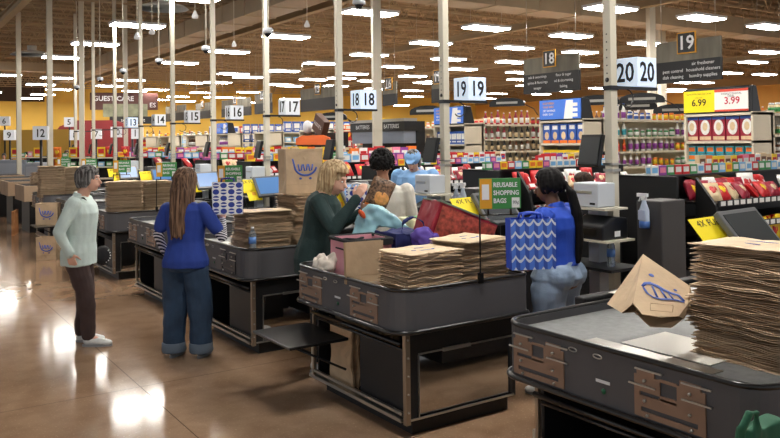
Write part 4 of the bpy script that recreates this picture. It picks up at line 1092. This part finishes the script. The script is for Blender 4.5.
        for s_, (hip, kn, ank) in zip((-1, 1), legpts):
            sm = MB(); f = Vector((.012*s_, 1, 0)).normalized()
            a = Vector((ank.x, ank.y, 0))
            sm.ell(a+Vector((0,-.005,.055))*k, (.04*k,.05*k,.05*k)); sm.cap(a+f*.02*k+Vector((0,0,.05*k)), a+f*.15*k+Vector((0,0,.03*k)), .042*k, .034*k, 12); sm.ell(a+f*.16*k+Vector((0,0,.03*k)), (.045*k,.05*k,.026*k))
            for v in sm.v: v.z = max(v.z, .012*k)
            so = fuse(sm, 'shoe', shoes or M_white, t, .006, 1)
            sl = MB(); pr_ = [(a.x+.045*k*math.cos(q)*(1.0 if math.sin(q) > 0 else .9), a.y+.075*k+.135*k*math.sin(q)) for q in [2*PI*i/18 for i in range(18)]]
            sl.prism(pr_, 0, .02*k); sl.build('sole', mat('shoe_sole', (150,150,152), .6), so)
    # face
    M_eye = mat('eye_white', (235,232,228), .3); M_iris = mat('dark_iris', (40,28,22), .2)
    if not simple:
        for s_ in (-1, 1):
            mb = MB(); mb.ell(H(.029*s_,.079,.004), (.0125*k,.008*k,.0075*k), HR); ey = mb.build('eye', M_eye, t)
            mb = MB(); mb.ell(H(.029*s_,.0855,.003), (.005*k,.003*k,.0055*k), HR); mb.build('iris', M_iris, ey)
            mb = MB(); mb.cap(H(.017*s_,.0885,.028), H(.043*s_,.08,.026), .0028*k, .0022*k, 6); mb.build('eyebrow', hair[1], t)
        mb = MB(); mb.ell(H(0,.0955,-.056), (.021*k,.004*k,.0035*k), HR); mb.ell(H(0,.0945,-.064), (.018*k,.004*k,.004*k), HR)
        mb.build('lips', mat('lip_colour_%s' % skin.name, (176,92,88) if skin is M_skin else (120,66,64), .45), t)
    # hair
    style, hm_ = hair[0], hair[1]
    r = random.Random(int(h*1000)+len(label)); hb = MB()
    if style == 'afro':
        for i in range(260):
            a = r.uniform(0, 2*PI); z = r.uniform(-.45, 1); q = math.sqrt(1-z*z)
            d = Vector((q*math.cos(a), q*math.sin(a), z))
            if d.y > .35 and d.z < .35: continue
            c = Vector((0,-.02,.03))+Vector((d.x*.098, d.y*.108, d.z*.112)); hb.ell(H(*c), (.019*k,)*3, nu=7, nv=5)
        hb.ell(H(0,-.02,.04), (.095*k,.1*k,.1*k), HR)
        fuse(hb, 'hair', hm_, t, .007, 1, .008, 60, 1, (1,1,1))
    else:
        N = 110
        hb.ell(H(0,-.018,.034), (.08*k,.1*k,.094*k), HR)
        Lz = {'short':-.05,'bob':-.115,'long':-.42,'pony':-.03,'cap':-.05}[style]; vol = {'short':1.01,'bob':1.13,'long':1.06,'pony':1.02,'cap':1.0}[style]
        for i in range(N):
            az = r.uniform(-PI, PI)
            fr = abs(az) < (1.15 if style != 'long' else 1.0)
            if fr and style in ('pony', 'long', 'cap') and abs(az) < .7: thmax = 1.05
            elif fr: thmax = 1.12
            else: thmax = 1.65
            pts = []; r_ = r.uniform(.92, 1.04)*vol
            for j in range(7):
                th = .12+(thmax-.12)*j/6
                pts.append(Vector((math.sin(az)*.082*math.sin(th)*r_, math.cos(az)*.103*math.sin(th)*r_-.016, .03+.098*math.cos(th)*r_)))
            if not fr:
                last = pts[-1]; z = last.z; end = Lz+r.uniform(-.02,.02)*(3 if style == 'long' else 1)
                m_ = 5 if style == 'long' else 3
                for j in range(1, m_+1):
                    f = j/m_
                    if style == 'long': q = Vector((last.x*(1-.15*f)*(1.1), last.y*(1 if last.y < 0 else 1-f*.9)-.03*f-.02, z+(end-z)*f))
                    else: q = Vector((last.x*(1+.05*math.sin(f*3)-(.18*f*f)), last.y*(1-.12*f*f), z+(end-z)*f))
                    q += Vector((r.uniform(-1,1), r.uniform(-1,1), 0))*.004; pts.append(q)
            for a, b in zip(pts, pts[1:]): hb.cap(H(*a), H(*b), .0125*k, .0105*k, 6)
        if style == 'pony':
            hb.ell(H(0,-.125,.0), (.028*k,.03*k,.03*k), HR)
            base = H(0,-.135,-.005)
            for i in range(12):
                a = i*2*PI/12; o_ = Vector((math.cos(a), math.sin(a), 0))*.024*k
                pp = [base, base+Vector((0,-.04,-.05))*k+o_, base+Vector((.01,-.075,-.2))*k+o_*1.2, base+Vector((.03,-.08,-.4))*k+o_*1.0, base+Vector((.02,-.07,-.56))*k+o_*.5]
                for u, v in zip(pp, pp[1:]): hb.cap(u, v, .013*k, .012*k, 6)
        fuse(hb, 'hair', hm_, t, .006 if not simple else .01, 1, .004 if not simple else 0, 30, 1, (1,1,.15))
    return t, H, T, k

def streak(name, a, b, scale=60):
    m = mat(name, a, .62); nt, bs = nodes_of(m); bs.inputs['Specular IOR Level'].default_value = .2
    tc = nt.nodes.new('ShaderNodeTexCoord'); mp = nt.nodes.new('ShaderNodeMapping'); mp.inputs['Scale'].default_value = (scale, scale, scale*.06)
    nt.links.new(tc.outputs['Object'], mp.inputs[0]); n = nt.nodes.new('ShaderNodeTexNoise'); n.inputs['Scale'].default_value = 1.2; n.inputs['Detail'].default_value = 3
    nt.links.new(mp.outputs[0], n.inputs['Vector']); r = nt.nodes.new('ShaderNodeMapRange'); r.inputs['From Min'].default_value = .4; r.inputs['From Max'].default_value = .62
    nt.links.new(n.outputs[0], r.inputs['Value']); nt.links.new(mixc(nt, r.outputs[0], lin(a), lin(b)), bs.inputs['Base Color'])
    return m
H_grey = streak('grey_hair', (58,56,56), (140,138,136))
H_brown = streak('long_brown_hair', (66,48,40), (132,104,82))
H_blond = streak('blond_hair', (150,122,88), (214,190,150))
H_black = streak('black_hair', (8,7,8), (22,19,20))
C_mint = mat('mint_jacket', (206,224,220), .55, 0, .05, 10, .15, 60)
C_dbrown = mat('dark_brown_trousers', (66,50,48), .8, 0, .12, 14)
C_blue = mat('royal_blue_cotton', (36,64,150), .8, 0, .08, 12, .15, 80)
C_jean_d = mat('dark_blue_denim', (42,64,90), .85, 0, .35, 5, .2, 120)
C_jean_l = mat('light_blue_denim', (136,156,182), .85, 0, .16, 5, .2, 120)
C_green = mat('dark_green_sweater', (34,56,56), .85, 0, .1, 16, .2, 90)
C_hood = mat('cream_hoodie', (216,212,202), .85, 0, .06, 10, .15, 70)
C_sky = mat('light_blue_polo', (130,176,226), .8, 0, .06, 10, .1, 70)
C_black = mat('black_jacket', (26,26,30), .8, 0, .1, 10)
C_blue2 = mat('bright_blue_polo', (30,74,190), .75, 0, .06, 12, .12, 80)
def stripes():
    m = mat('striped_sleeve', (230,230,236), .8); nt, b = nodes_of(m); tc, x, y, z = objxyz(nt)
    s_ = mth(nt, 'SINE', mth(nt, 'MULTIPLY', mth(nt, 'ADD', z, mth(nt, 'MULTIPLY', y, .55)), 300)); f = mth(nt, 'GREATER_THAN', s_, -.1)
    nt.links.new(mixc(nt, f, lin((226,226,232)), lin((34,38,62))), b.inputs['Base Color']); return m
C_stripe = stripes()
def hgt(px, py, X, Y):
    f = X*fwd.x+Y*fwd.y
    return AF(px, py, f).z
def facing(dx, dy):   # in terms of image right and away
    v = Vector((rgt.x, rgt.y, 0)).normalized()*dx+Vector((fwd.x, fwd.y, 0)).normalized()*dy
    return math.atan2(-v.x, v.y)
SHOE_W = mat('white_sneaker', (222,224,222), .6, 0, .08, 30)
# woman in mint jacket, in profile
A1 = AZ(81, 344, 0); h1 = hgt(90, 165.5, A1.x, A1.y)
t, H, T, k = person('woman with short grey hair in a mint jacket and dark brown trousers, standing in profile', (A1.x, A1.y, 0), facing(1, .06), h1,
    (((-.23,-.1,1.05),(-.2,.0,.85),(.1,.2,-.9),(1,0,0)), ((.24,-.11,1.06),(.21,-.03,.86),(-.1,.3,-.9),(-1,0,0))),
    C_mint, C_dbrown, ('short', H_grey), wide=1.1, hipw=1.08, legw=1.14, shoes=SHOE_W, collar=C_mint, head_off=(0,.05,-.015), hem=.74, top_name='jacket', feet=((-.09,-.02),(.085,.1)), lean=.03)
mb = MB(); mb.tube([T(.1,.05,1.36), T(.02,.125,1.25), T(-.1,.135,1.1), T(-.17,.1,.98), T(-.2,.08,.85)], .006, 6); mb.tube([T(.1,.05,1.36), T(.08,-.07,1.33), T(-.08,-.135,1.15), T(-.18,-.06,.98), T(-.2,.04,.85)], .006, 6); mb.build('bag_strap', C_black, t)
A1b = thing('shoulder_bag', 'small black shoulder bag with white dots at the hip of the mint jacket woman', 'handbag', (0,0,0))
A1b.location = Matrix.Rotation(facing(1,.06), 3, 'Z')@(Vector((-.235,.13,.78))*k)+Vector((A1.x, A1.y, 0)); A1b.rotation_euler = (0,0,facing(1,.06)+.6)
mb = MB(); mb.ell((0,0,.0), (.04,.075,.085)); fuse(mb, 'pouch', C_black, A1b, .008, 1, .006, 14, 2)
mb = MB()
for i in range(6): a = i*.4-1.2; mb.ell((.035,.055*math.cos(a),.06*math.sin(a)), (.006,.006,.006), nu=8, nv=5)
mb.build('white_studs', M_white, A1b)
# woman with long hair, back to camera
A2 = AZ(187, 357, 0); h2 = hgt(190, 170, A2.x, A2.y)
person('woman with long brown hair and blue t-shirt over striped sleeves, seen from behind', (A2.x, A2.y, 0), facing(.18, 1), h2,
    (((-.26,-.01,1.08),(-.25,.1,.9),(0,.7,-.5),(1,0,0)), ((.33,.02,1.06),(.27,.18,1.2),(-.1,.4,.9),(-.6,.7,.2))),
    C_blue, C_jean_d, ('long', H_brown), wide=1.06, hipw=1.16, legw=1.6, sleeve=.72, under=C_stripe, shoes=mat('grey_shoe', (110,112,114), .7), cuffs=mat('light_cuff', (96,110,126), .85), head_rot=(0,0,-.25), hem=.8, feet=((-.125,0),(.125,.02)), leg_name='jeans', top_name='t_shirt')
# woman in green sweater
A3 = Vector((2.70, 5.02, 0)); f3 = facing(.95, -.12)
p3 = person('woman with blond bob in a dark green sweater, leaning over the lane twenty counter', A3, f3, 1.56,
    (((-.2,.13,1.08),(-.12,.36,1.2),(.1,.6,.75),(.8,.3,-.2)), ((.28,.2,1.1),(.22,.36,1.32),(-.1,.5,.85),(-.9,.2,-.2))),
    C_green, C_black, ('bob', H_blond), wide=1.1, hipw=1.05, lean=.2, head_rot=(.28,0,-.25), head_off=(0,.02,-.06), shoes=SHOE_W, hem=.74, top_name='sweater', legw=.85, curl=.5)
# person with black afro in hoodie
A4 = Vector((3.58, 5.42, 0))
person('person with round black afro hair in a cream hoodie, seen from behind', A4, facing(.1, 1), hgt(378, 150, 3.58, 5.42)-.02,
    (((-.25,.0,1.08),(-.18,.14,.9),(0,.9,-.2),(1,0,0)), ((.25,.0,1.08),(.18,.14,.9),(0,.9,-.2),(-1,0,0))),
    C_hood, C_jean_d, ('afro', H_black), wide=1.2, skin=mat('tan_skin', (170,120,92), .5), hood=True, collar=C_blue, top_name='hoodie', shoes=SHOE_W, head_off=(-.02,0,0))
# man in light blue polo and cap
A5 = Vector((5.15, 7.15, 0)); f5 = facing(-.3, -1)
t, H, T, k = person('man in a light blue polo and light blue cap, head bowed behind the pale printer', A5, f5, 1.6,
    (((-.27,.02,1.08),(-.2,.2,.95),(0,.9,-.2),(1,0,0)), ((.27,.02,1.08),(.2,.2,.95),(0,.9,-.2),(-1,0,0))),
    C_sky, C_dbrown, ('cap', H_grey), wide=1.32, hipw=1.1, lean=.1, head_rot=(.45,0,0), head_off=(0,.05,-.06), sleeve=.8, collar=C_sky, top_name='polo_shirt', shoes=SHOE_W)
HR5 = Matrix.Rotation(-.45, 3, 'X')
mb = MB(); mb.ell(H(0,-.014,.046), (.097*k,.12*k,.09*k), HR5); mb.cap(H(-.04,.1,.05), H(.04,.1,.05), .012, .012, 8); mb.cap(H(-.03,.15,.045), H(.03,.15,.045), .008, .008, 8); mb.cap(H(-.035,.125,.048), H(.035,.125,.048), .011, .011, 8)
fuse(mb, 'cap', C_sky, t, .007, 2)
# cashier
A6 = Vector((3.7, 3.6, 0)); f6 = facing(-.8, .6)
p6 = person('cashier with long black ponytail in a bright blue polo and light jeans', A6, f6, hgt(560, 168, 3.75, 3.57),
    (((-.24,.18,1.12),(-.1,.46,1.12),(.1,.9,-.2),(0,0,-1)), ((.3,.03,1.05),(.2,.24,.93),(.1,.8,-.6),(-1,0,0))),
    C_blue2, C_jean_l, ('pony', H_black), skin=M_skin2, wide=1.3, hipw=1.38, legw=1.4, sleeve=.72, collar=C_blue2, head_rot=(.15,0,.1), head_off=(0,.03,-.02), hem=.93, leg_name='jeans', top_name='polo_shirt', shoes=SHOE_W)
# half hidden customer
person('person with short dark brown hair and black jacket, mostly hidden behind the cashier', AF(583, 250, 7.0)*Vector((1,1,0)) if False else Vector((AF(583,170,6.9).x, AF(583,170,6.9).y, 0)), facing(-.9, .2), 1.34,
    (((-.24,.1,1.08),(-.16,.3,1.0),(0,.9,0),(1,0,0)), ((.24,.1,1.08),(.16,.3,1.0),(0,.9,0),(-1,0,0))), C_black, C_black, ('short', streak('dark_brown_hair', (40,28,22), (74,54,42))), simple=True, wide=1.1, skin=mat('tan_skin', (170,120,92), .5))
for px, py, F, c, hc_, lab in ((26,153,26,M_white,H_black,'distant person with black hair in white, far left behind the kiosks'),(67,151,24,C_black,H_brown,'distant person with brown hair in black, behind the far registers'),(4,154,28,C_hood,H_grey,'distant person in cream at the left edge of the photo')):
    P = AF(px, py, F); person(lab, (P.x, P.y, 0), facing(.3, -1), P.z+.02, (((-.24,.02,1.06),(-.18,.1,.88),(0,.9,-.5),(1,0,0)), ((.24,.02,1.06),(.18,.1,.88),(0,.9,-.5),(-1,0,0))), c, C_jean_d, ('short', hc_), simple=True)

# ------------------------------------------------------------------ bags in hands and on the counter
def dots_mat():
    m = mat('white_bag_blue_shapes', (236,238,242), .6); nt, b = nodes_of(m); tc, x, y, z = objxyz(nt)
    sx, sz = 17.0, 20.0
    zi = mth(nt, 'FLOOR', mth(nt, 'MULTIPLY', z, sz)); xo = mth(nt, 'MULTIPLY', x, sx)
    fx = mth(nt, 'SUBTRACT', mth(nt, 'FRACT', mth(nt, 'ADD', xo, 100)), .5); fz = mth(nt, 'SUBTRACT', mth(nt, 'FRACT', mth(nt, 'MULTIPLY', z, sz)), .5)
    d = mth(nt, 'SQRT', mth(nt, 'ADD', mth(nt, 'MULTIPLY', fx, fx), mth(nt, 'MULTIPLY', fz, fz)))
    circ = mth(nt, 'LESS_THAN', d, .42)
    cut = mth(nt, 'GREATER_THAN', mth(nt, 'ABSOLUTE', mth(nt, 'SUBTRACT', mth(nt, 'FRACT', mth(nt, 'MULTIPLY', mth(nt, 'ADD', mth(nt, 'FLOOR', mth(nt, 'ADD', xo, 100)), zi), .5)), mth(nt, 'MULTIPLY', fz, .9))), .1)
    nt.links.new(mixc(nt, mth(nt, 'MULTIPLY', circ, cut), lin((238,240,244)), lin((44,66,160))), b.inputs['Base Color']); return m
M_dots = dots_mat()
def wave_mat():
    m = mat('blue_bag_waves', (60,100,220), .6); nt, b = nodes_of(m); tc, x, y, z = objxyz(nt)
    w_ = mth(nt, 'MULTIPLY', mth(nt, 'ABSOLUTE', mth(nt, 'SINE', mth(nt, 'MULTIPLY', x, 62))), .026)
    ph = mth(nt, 'FRACT', mth(nt, 'MULTIPLY', mth(nt, 'ADD', z, w_), 15.5))
    white = mth(nt, 'LESS_THAN', ph, .24)
    dark = mth(nt, 'GREATER_THAN', mth(nt, 'SINE', mth(nt, 'MULTIPLY', x, 124)), .2)
    base = mixc(nt, mth(nt, 'MULTIPLY', dark, .7), lin((84,130,232)), lin((40,66,168)))
    nt.links.new(mixc(nt, white, base, lin((222,230,250))), b.inputs['Base Color']); return m
def tote(name, label, P, rz, W, D, Hh, m_face, m_side, tilt=0, hand_up=.1, m_handle=None, group=None):
    t = thing(name, label, 'shopping bag', P, rz)
    t.rotation_euler = (tilt, 0, rz)
    mb = MB()
    rings = [[(-W/2*f,-D/2*g,z),(0,-D/2*g-.006,z),(W/2*f,-D/2*g,z),(W/2*f-.012*q,0,z),(W/2*f,D/2*g,z),(0,D/2*g+.006,z),(-W/2*f,D/2*g,z),(-W/2*f+.012*q,0,z)] for z, f, g, q in ((0,.98,1,0),(Hh*.5,1,1,1),(Hh,1.01,.95,1))]
    inn = [[(x*.97, y*.93, max(z, .01)) for x, y, z in r_] for r_ in reversed(rings)]
    mb.loft(rings+inn, 0, True, False); o = mb.build('bag_body', [m_side], t)
    mb = MB(); mb.add([(-W/2*.98,-D/2-.002,0),(0,-D/2-.008,0),(W/2*.98,-D/2-.002,0),(-W/2*1.01,-D/2*.95-.002,Hh),(0,-D/2*.95-.008,Hh),(W/2*1.01,-D/2*.95-.002,Hh)], [(0,1,4,3),(1,2,5,4)]); fp = mb.build('printed_front', m_face, t)
    so = fp.modifiers.new('s', 'SOLIDIFY'); so.thickness = .002
    for s_ in (-1, 1):
        mb = MB(); mb.tube([(-W*.22, s_*D/2*.96, Hh*.9), (-W*.2, s_*D/2*.6, Hh+hand_up*.8), (0, s_*D/2*.4, Hh+hand_up), (W*.2, s_*D/2*.6, Hh+hand_up*.8), (W*.22, s_*D/2*.96, Hh*.9)], .008, 6); mb.build('handle', m_handle or m_side, t)
    return t
M_bagblue = mat('bag_side_blue', (30,70,190), .6)
faceL = facing(0, 1)
Pb = AF(228, 214, 6.05); tote('dotted_shopping_bag', 'white shopping bag with blue round shapes held up by the long haired woman', Pb, faceL+.12, .235, .05, .25, M_dots, mat('bag_side_navy', (30,44,120), .6), 0, .03)
Pb = AF(531, 268, 4.2); tote('patterned_shopping_bag', 'blue and white wave patterned shopping bag held by the cashier', Pb, faceL+.15, .25, .1, .27, wave_mat(), M_bagblue, 0, .03)
# cluster on the lane twenty counter
M_pink = mat('pink_fabric', (232,164,178), .6); M_pinkpic = mat('red_pink_print', (190,120,130), .6, 0, .5, 14)
tote('lined_shopping_bag', 'open black edged bag with pink side and printed front', Vector((2.66, 4.32, T0)), -.12, .3, .3, .24, M_pinkpic, M_pink, 0, -.02, C_black)
mb = MB()
for z, i in ((.235, 0),): 
    W2 = .152; mb.tube([(-W2,-W2,z),(W2,-W2,z),(W2,W2,z),(-W2,W2,z)], .014, 6, closed=True); mb.tube([(-W2,-W2,.02),(-W2,-W2,z)], .01, 6); mb.box(-.145,.145,-.145,.145,.17,.18)
mb.box(-.156,.156,-.162,-.156,.2,.24); mb.box(-.156,.156,.156,.16,.2,.24)
o = mb.build('black_lining', C_black, bpy.data.objects['lined_shopping_bag'])
standing_bag(Vector((2.52, 4.06, T0)), -.12, 'flat brown paper bag leaning before the pink bag', .25, .03, .25, False, m=M_kraft2)
def soft(name, label, P, rings_fn, m, cat='bag', fold=.02, fs=9, seed=1, vox=.01):
    t = thing(name, label, cat, P); mb = MB(); rings_fn(mb); fuse(mb, 'fabric', m, t, vox, 2, fold, fs, seed, (1,1,1)); return t
soft('crumpled_white_bag', 'crumpled white cloth bag in the tray corner by the green sweater woman', Vector((2.52, 4.5, T0)), lambda mb: (mb.ell((0,0,.045), (.1,.12,.05)), mb.ell((.03,-.06,.09), (.05,.06,.05)), mb.ell((-.04,.06,.08), (.05,.05,.05)), mb.cap((.02,-.02,.1), (.06,-.1,.15), .025, .015)), mat('white_cloth', (220,212,200), .8), 'bag', .05, 14, 3)
standing_bag(Vector((2.66, 4.55, T0)), .5, 'small open brown paper bag behind the crumpled white bag', .14, .1, .16, False)
soft('navy_bag', 'navy blue cloth bag behind the pink bag', Vector((3.0, 4.3, T0)), lambda mb: (mb.box(-.16,.14,-.12,.12,.0,.26), mb.tube([(-.1,-.1,.24),(-.08,-.1,.33),(.0,-.1,.36),(.08,-.1,.32),(.1,-.1,.24)], .012, 6)), mat('navy_fabric', (34,44,100), .8), 'bag', .03, 8, 5)
soft('purple_bag', 'crumpled purple bag between the navy bag and the red bag', Vector((3.02, 4.1, .9)), lambda mb: (mb.ell((0,0,.1), (.09,.08,.08)), mb.ell((.03,0,.12), (.06,.05,.05))), mat('purple_fabric', (92,70,160), .8), 'bag', .04, 11, 6)
def aqua(mb):
    c0 = AF(376, 215, 5.45)
    pts = [(351,240),(355,222),(362,210),(369,204),(380,207),(392,214),(406,223),(412,229),(402,231),(388,227),(378,226),(374,236),(368,242)]
    P = [AF(x, y, 5.45)-c0 for x, y in pts]; ff = Vector((fwd.x, fwd.y, 0)).normalized()
    n = len(P); vs = [q-ff*.04 for q in P]+[q+ff*.04 for q in P]
    mb.add(vs, [tuple(range(n)), tuple(range(2*n-1, n-1, -1))]+[(i, i+n, (i+1) % n+n, (i+1) % n) for i in range(n)])
soft('light_blue_bag', 'light blue plastic grocery bag with a flap, standing behind the pink bag', AF(376, 215, 5.45), aqua, mat('aqua_plastic', (160,210,222), .35), 'bag', .02, 9, 2)
_o = bpy.data.objects['light_blue_bag']; MB().ell(Vector(AF(362,214,5.38)-_o.location), (.04,.02,.018), Matrix.Rotation(.9, 3, 'Y')).build('orange_patch', mat('orange_print', (226,96,44), .5), _o)
o = MB().box(-.3,.3,-.16,.2,0,.105).build('flat_carton', M_kraft2); o.location = (3.2, 4.2, T0+.004); tag(o, 'low brown carton under the red bag and the purple bag', 'carton')
# red bag, tipped
t = thing('red_shopping_bag', 'dark red reusable bag with gold print lying tipped behind the low bag stack', 'shopping bag', (3.3, 4.2, .9)); t.rotation_euler = (0, math.radians(22), -.15); t.scale = (1.15,1,1.15)
mb = MB(); mb.box(-.22,.2,-.12,.12,.03,.24); fuse(mb, 'bag_body', mat('dark_red_fabric', (150,34,50), .55, 0, .1, 10), t, .01, 1, .012, 9, 3)
MB().box(-.2,.19,-.134,-.13,.04,.22).build('gold_print', mat('red_gold_print', (160,70,54), .5, 0, .6, 40), t)
mb = MB(); mb.tube([(-.22,-.125,.24),(.2,-.125,.24),(.2,.125,.24),(-.22,.125,.24)], .006, 5, closed=True); mb.build('grey_piping', mat('grey_green_piping', (110,120,104), .6), t)
t = thing('toilet_paper_pack', 'large plastic wrapped pack with yellow print behind the red bag', 'packaging', (3.5, 4.62, .87), -.1)
mb = MB(); mb.box(-.26,.26,-.12,.12,.0,.22); fuse(mb, 'pack', mat('pack_white_yellow', (226,222,180), .4, 0, .2, 7), t, .012, 3, .012, 8, 3)
MB().box(-.2,.2,-.128,-.122,.02,.08).build('yellow_band', M_gold, t); MB().box(-.2,.2,-.06,.06,.218,.226).build('green_band', cm('green'), t)
# snack bag held by the woman in green
Pc = AF(373, 192, 5.6)
t = thing('held_snack_bag', 'colourful snack bag held up by the woman in the green sweater', 'snack bag', Pc-Vector((0,0,.12))); t.rotation_euler = (0, math.radians(24), faceL+.1)
N = 10; vs = []; fs = []
for j in range(N+1):
    for i in range(N+1):
        u = i/N*2-1; v = j/N*2-1; q = max(0, (1-abs(u)**3)*(1-abs(v)**4))**.5*.03*(1+.2*math.sin(u*9+v*4)); vs.append((u*.085, -q, .12+v*.11))
o_ = len(vs); vs += [(x, -y, z) for x, y, z in vs]
for j in range(N):
    for i in range(N): a = j*(N+1)+i; fs += [(a, a+1, a+N+2, a+N+1), (o_+a, o_+a+N+1, o_+a+N+2, o_+a+1)]
MB().add(vs, fs, 0, True).build('bag_body', mat('dark_food_print', (120,92,70), .35, 0, .95, 60), t)
mb = MB(); mb.ell((.02,-.028,.09), (.06,.008,.05)); mb.build('food_picture', mat('golden_food', (226,160,90), .4, 0, .3, 30), t)
MB().box(-.075,.075,-.012,-.002,.01,.035).build('orange_band', cm('orange'), t)
# blue dotted bag hanging behind
tote('blue_spot_bag', 'white bag with big blue spots behind the green sweater woman\'s arm', AF(357, 222, 6.0), faceL, .16, .04, .27, M_dots, M_white, 0, .03)

# bag stock under the lane twenty counter, feet etc.
for i in range(9):
    o = bpy.data.objects.new('folded_paper_bag', SLABS[i % 9]); COL.objects.link(o); o.location = (2.5+.035*i, 4.32-.012*i, .31); o.rotation_euler = (PI/2-.0, PI/2, PI/2+.05*math.sin(i)); o.scale = (.95, .9, 2.2)
    tag(o, 'folded brown paper bag standing upright inside the lane twenty counter', 'paper bag', 'bags stored upright inside the counter')
# green bag at the bottom right corner
Pg = AY(757, 432, 1.33); Pg = AF(757, 424, 2.3)
soft('green_cloth_bag', 'dark green cloth bag hanging at the bottom right corner', Pg-Vector((0,0,.12)), lambda mb: (mb.tube([(-.09,0,.0),(-.09,-.01,.13),(-.07,-.02,.17),(-.03,-.02,.165),(-.02,-.01,.1),(-.03,0,.0)], .014, 8), mb.box(-.05,.12,-.02,.04,-.05,.115)), mat('green_fabric', (36,96,70), .7, 0, .15, 9), 'bag', .012, 10, 4, .007)

# far left kiosks
M_kio = mat('kiosk_grey', (150,158,170), .5)
def kiosk(px0, px1, pyt, F, h0, m, label, d=.6):
    a = AF(px0, pyt, F); b = AF(px1, pyt, F)
    t = thing('self_checkout_kiosk', label, 'kiosk', (a.x, a.y, 0), math.atan2(b.y-a.y, b.x-a.x))
    W = math.hypot(b.x-a.x, b.y-a.y); MB().box(0, W, 0, d, 0, a.z).build('body', m, t, .01); MB().box(.05, W-.05, -.01, .0, .1, a.z-.1).build('front_panel', mat('kiosk_panel', (170,178,190), .5), t)
    return t
kiosk(-3, 24, 160, 22, 1.3, M_kio, 'tall grey kiosk cabinet at the far left edge')
kiosk(24, 40, 163, 21, 1.3, M_kio, 'grey kiosk cabinet right of the tall one at far left')
M_wood = mat('beige_laminate', (176,150,122), .6, 0, .08, 6)
for n_, q in ((14,'nearest of the beige ones'),(13,'second of the beige ones'),(12,'third of the beige ones'),(11,'farthest of the beige ones')):
    t = thing('beige_counter', 'beige counter box in the far left row, %s' % q, 'counter', (2.45, 3.54+lane(n_), 0))
    MB().box(-.05, .9, 0, 1.1, .6, .9).build('bin', M_wood, t, .01); MB().box(0, .85, .05, 1.05, .895, .902).build('painted_dark_inside', C_black, t); MB().box(.06, .8, .1, 1.0, 0, .6).build('base', M_shelfb, t)  # black sheet on the solid bin paints the shade of its inside
P = AF(15, 214, 14.5); o = MB().box(-.02,.02,-.25,.25,0,.45).build('orange_wood_panel', mat('orange_wood', (170,116,70), .6)); o.location = (P.x, P.y, 0); o.rotation_euler = (0,0,-.3); tag(o, 'upright orange wood panel at far left between counters', 'panel')
MB_ = MB(); MB_.box(0, 3.2, 0, .1, 0, 2.25)
P = AF(-6, 122, 28); o = MB_.build('yellow_partition', mat('mustard_partition', (190,152,66), .8)); o.location = Vector((P.x, P.y, 0))+Vector((1.2,-.4,0)); o.rotation_euler = (0,0,-.59); tag(o, 'mustard yellow partition wall panel at the far left', 'partition')
for px, py, F, n, q in ((40,133,17,'12','number twelve'),(9,135,25,'9','number nine'),(75,135,25,'8','number eight'),(96,134,26,'7','number seven'),(4,121,28,'6','number six'),(69,122,27,'5','number five'),(132,123,22,'4','number four, small,'),(137,133,20,'11','number eleven'),(116,132,22,'10','number ten')):
    P = AF(px, py, F); s_ = .3 if F < 23 else .33
    t = thing('lane_number_sign', 'distant white cube sign showing %s' % q, 'lane sign', (P.x-s_/2, P.y, P.z-s_/2), -.3)
    MB().box(0, s_, 0, s_, 0, s_).build('cube', M_sign_w, t); text('numeral', n, s_*.82, M_num, t, face_y(s_/2, -.002, s_*.46), bold=.004, sx=.8 if len(n) > 1 else 1)
    MB().cyl((s_/2, s_/2, -P.z+s_/2), (s_/2, s_/2, 0), .03, n=8).build('post', M_dark, t)
for px, F, th, lab in ((19,21,.115,'thin cream pole at far left, leftmost of all'),(50,18.5,.12,'thick cream pole behind the far paper bag stacks')):
    P = AF(px, 150, F); o = MB().box(-th/2, th/2, -th/2, th/2, 0, 5.3).build('lane_pole', M_cream); o.location = (P.x, P.y, 0); tag(o, lab, 'pole')
for px, F, th in ((82,19.5,.12),(126,21,.11),(377.5,16,.17),(653,20,.17),(663,24,.2)):
    P = AF(px, 150, F); o = struct('wall_column', MB().box(-th/2, th/2, -th/2, th/2, 0, 5.9), M_cream); o.location = (P.x, P.y, 0); o.rotation_euler = (0,0,-.3)
# red arch and clutter at the far left
P = AF(95, 135, 34); t = thing('red_arch_booth', 'dark red rounded booth front under the guest care sign', 'booth', (P.x, P.y, 0), -.5)
MB().prism([(-1.8,0),(1.8,0),(1.8,2.1),(1.5,2.5),(.8,2.75),(-.8,2.75),(-1.5,2.5),(-1.8,2.1)], 0, .3, 'y').build('front', mat('dark_red_paint', (130,36,40), .6), t)
for i, (px, F) in enumerate(((10,22),(52,20.5),(96,20))):
    P = AF(px, 163, F); q = ['leftmost','second','third'][i]
    t = shelf_bank('candy_shelf', 'low candy shelf in the far left area, %s from the left' % q, (P.x, P.y, 0), 1.0, (.5,.8,1.1,1.34), .3, 1.36, M_shelfb, -.4)
    v = Vector((math.cos(-.4), math.sin(-.4), 0))
    for z in (1.1, 1.34): row([('snack_bag','red','yellow'),('small_box','sky','white'),('snack_bag','orange','yellow'),('carton','yellow','red'),('gift_card','pink','white'),('small_box','green','white')], (P.x+.05, P.y+.08, z), v, .9, .2, -.4, 'on the %s far candy shelf' % q, 1.2, run=1)

bpy.data.scenes.remove(WORK)
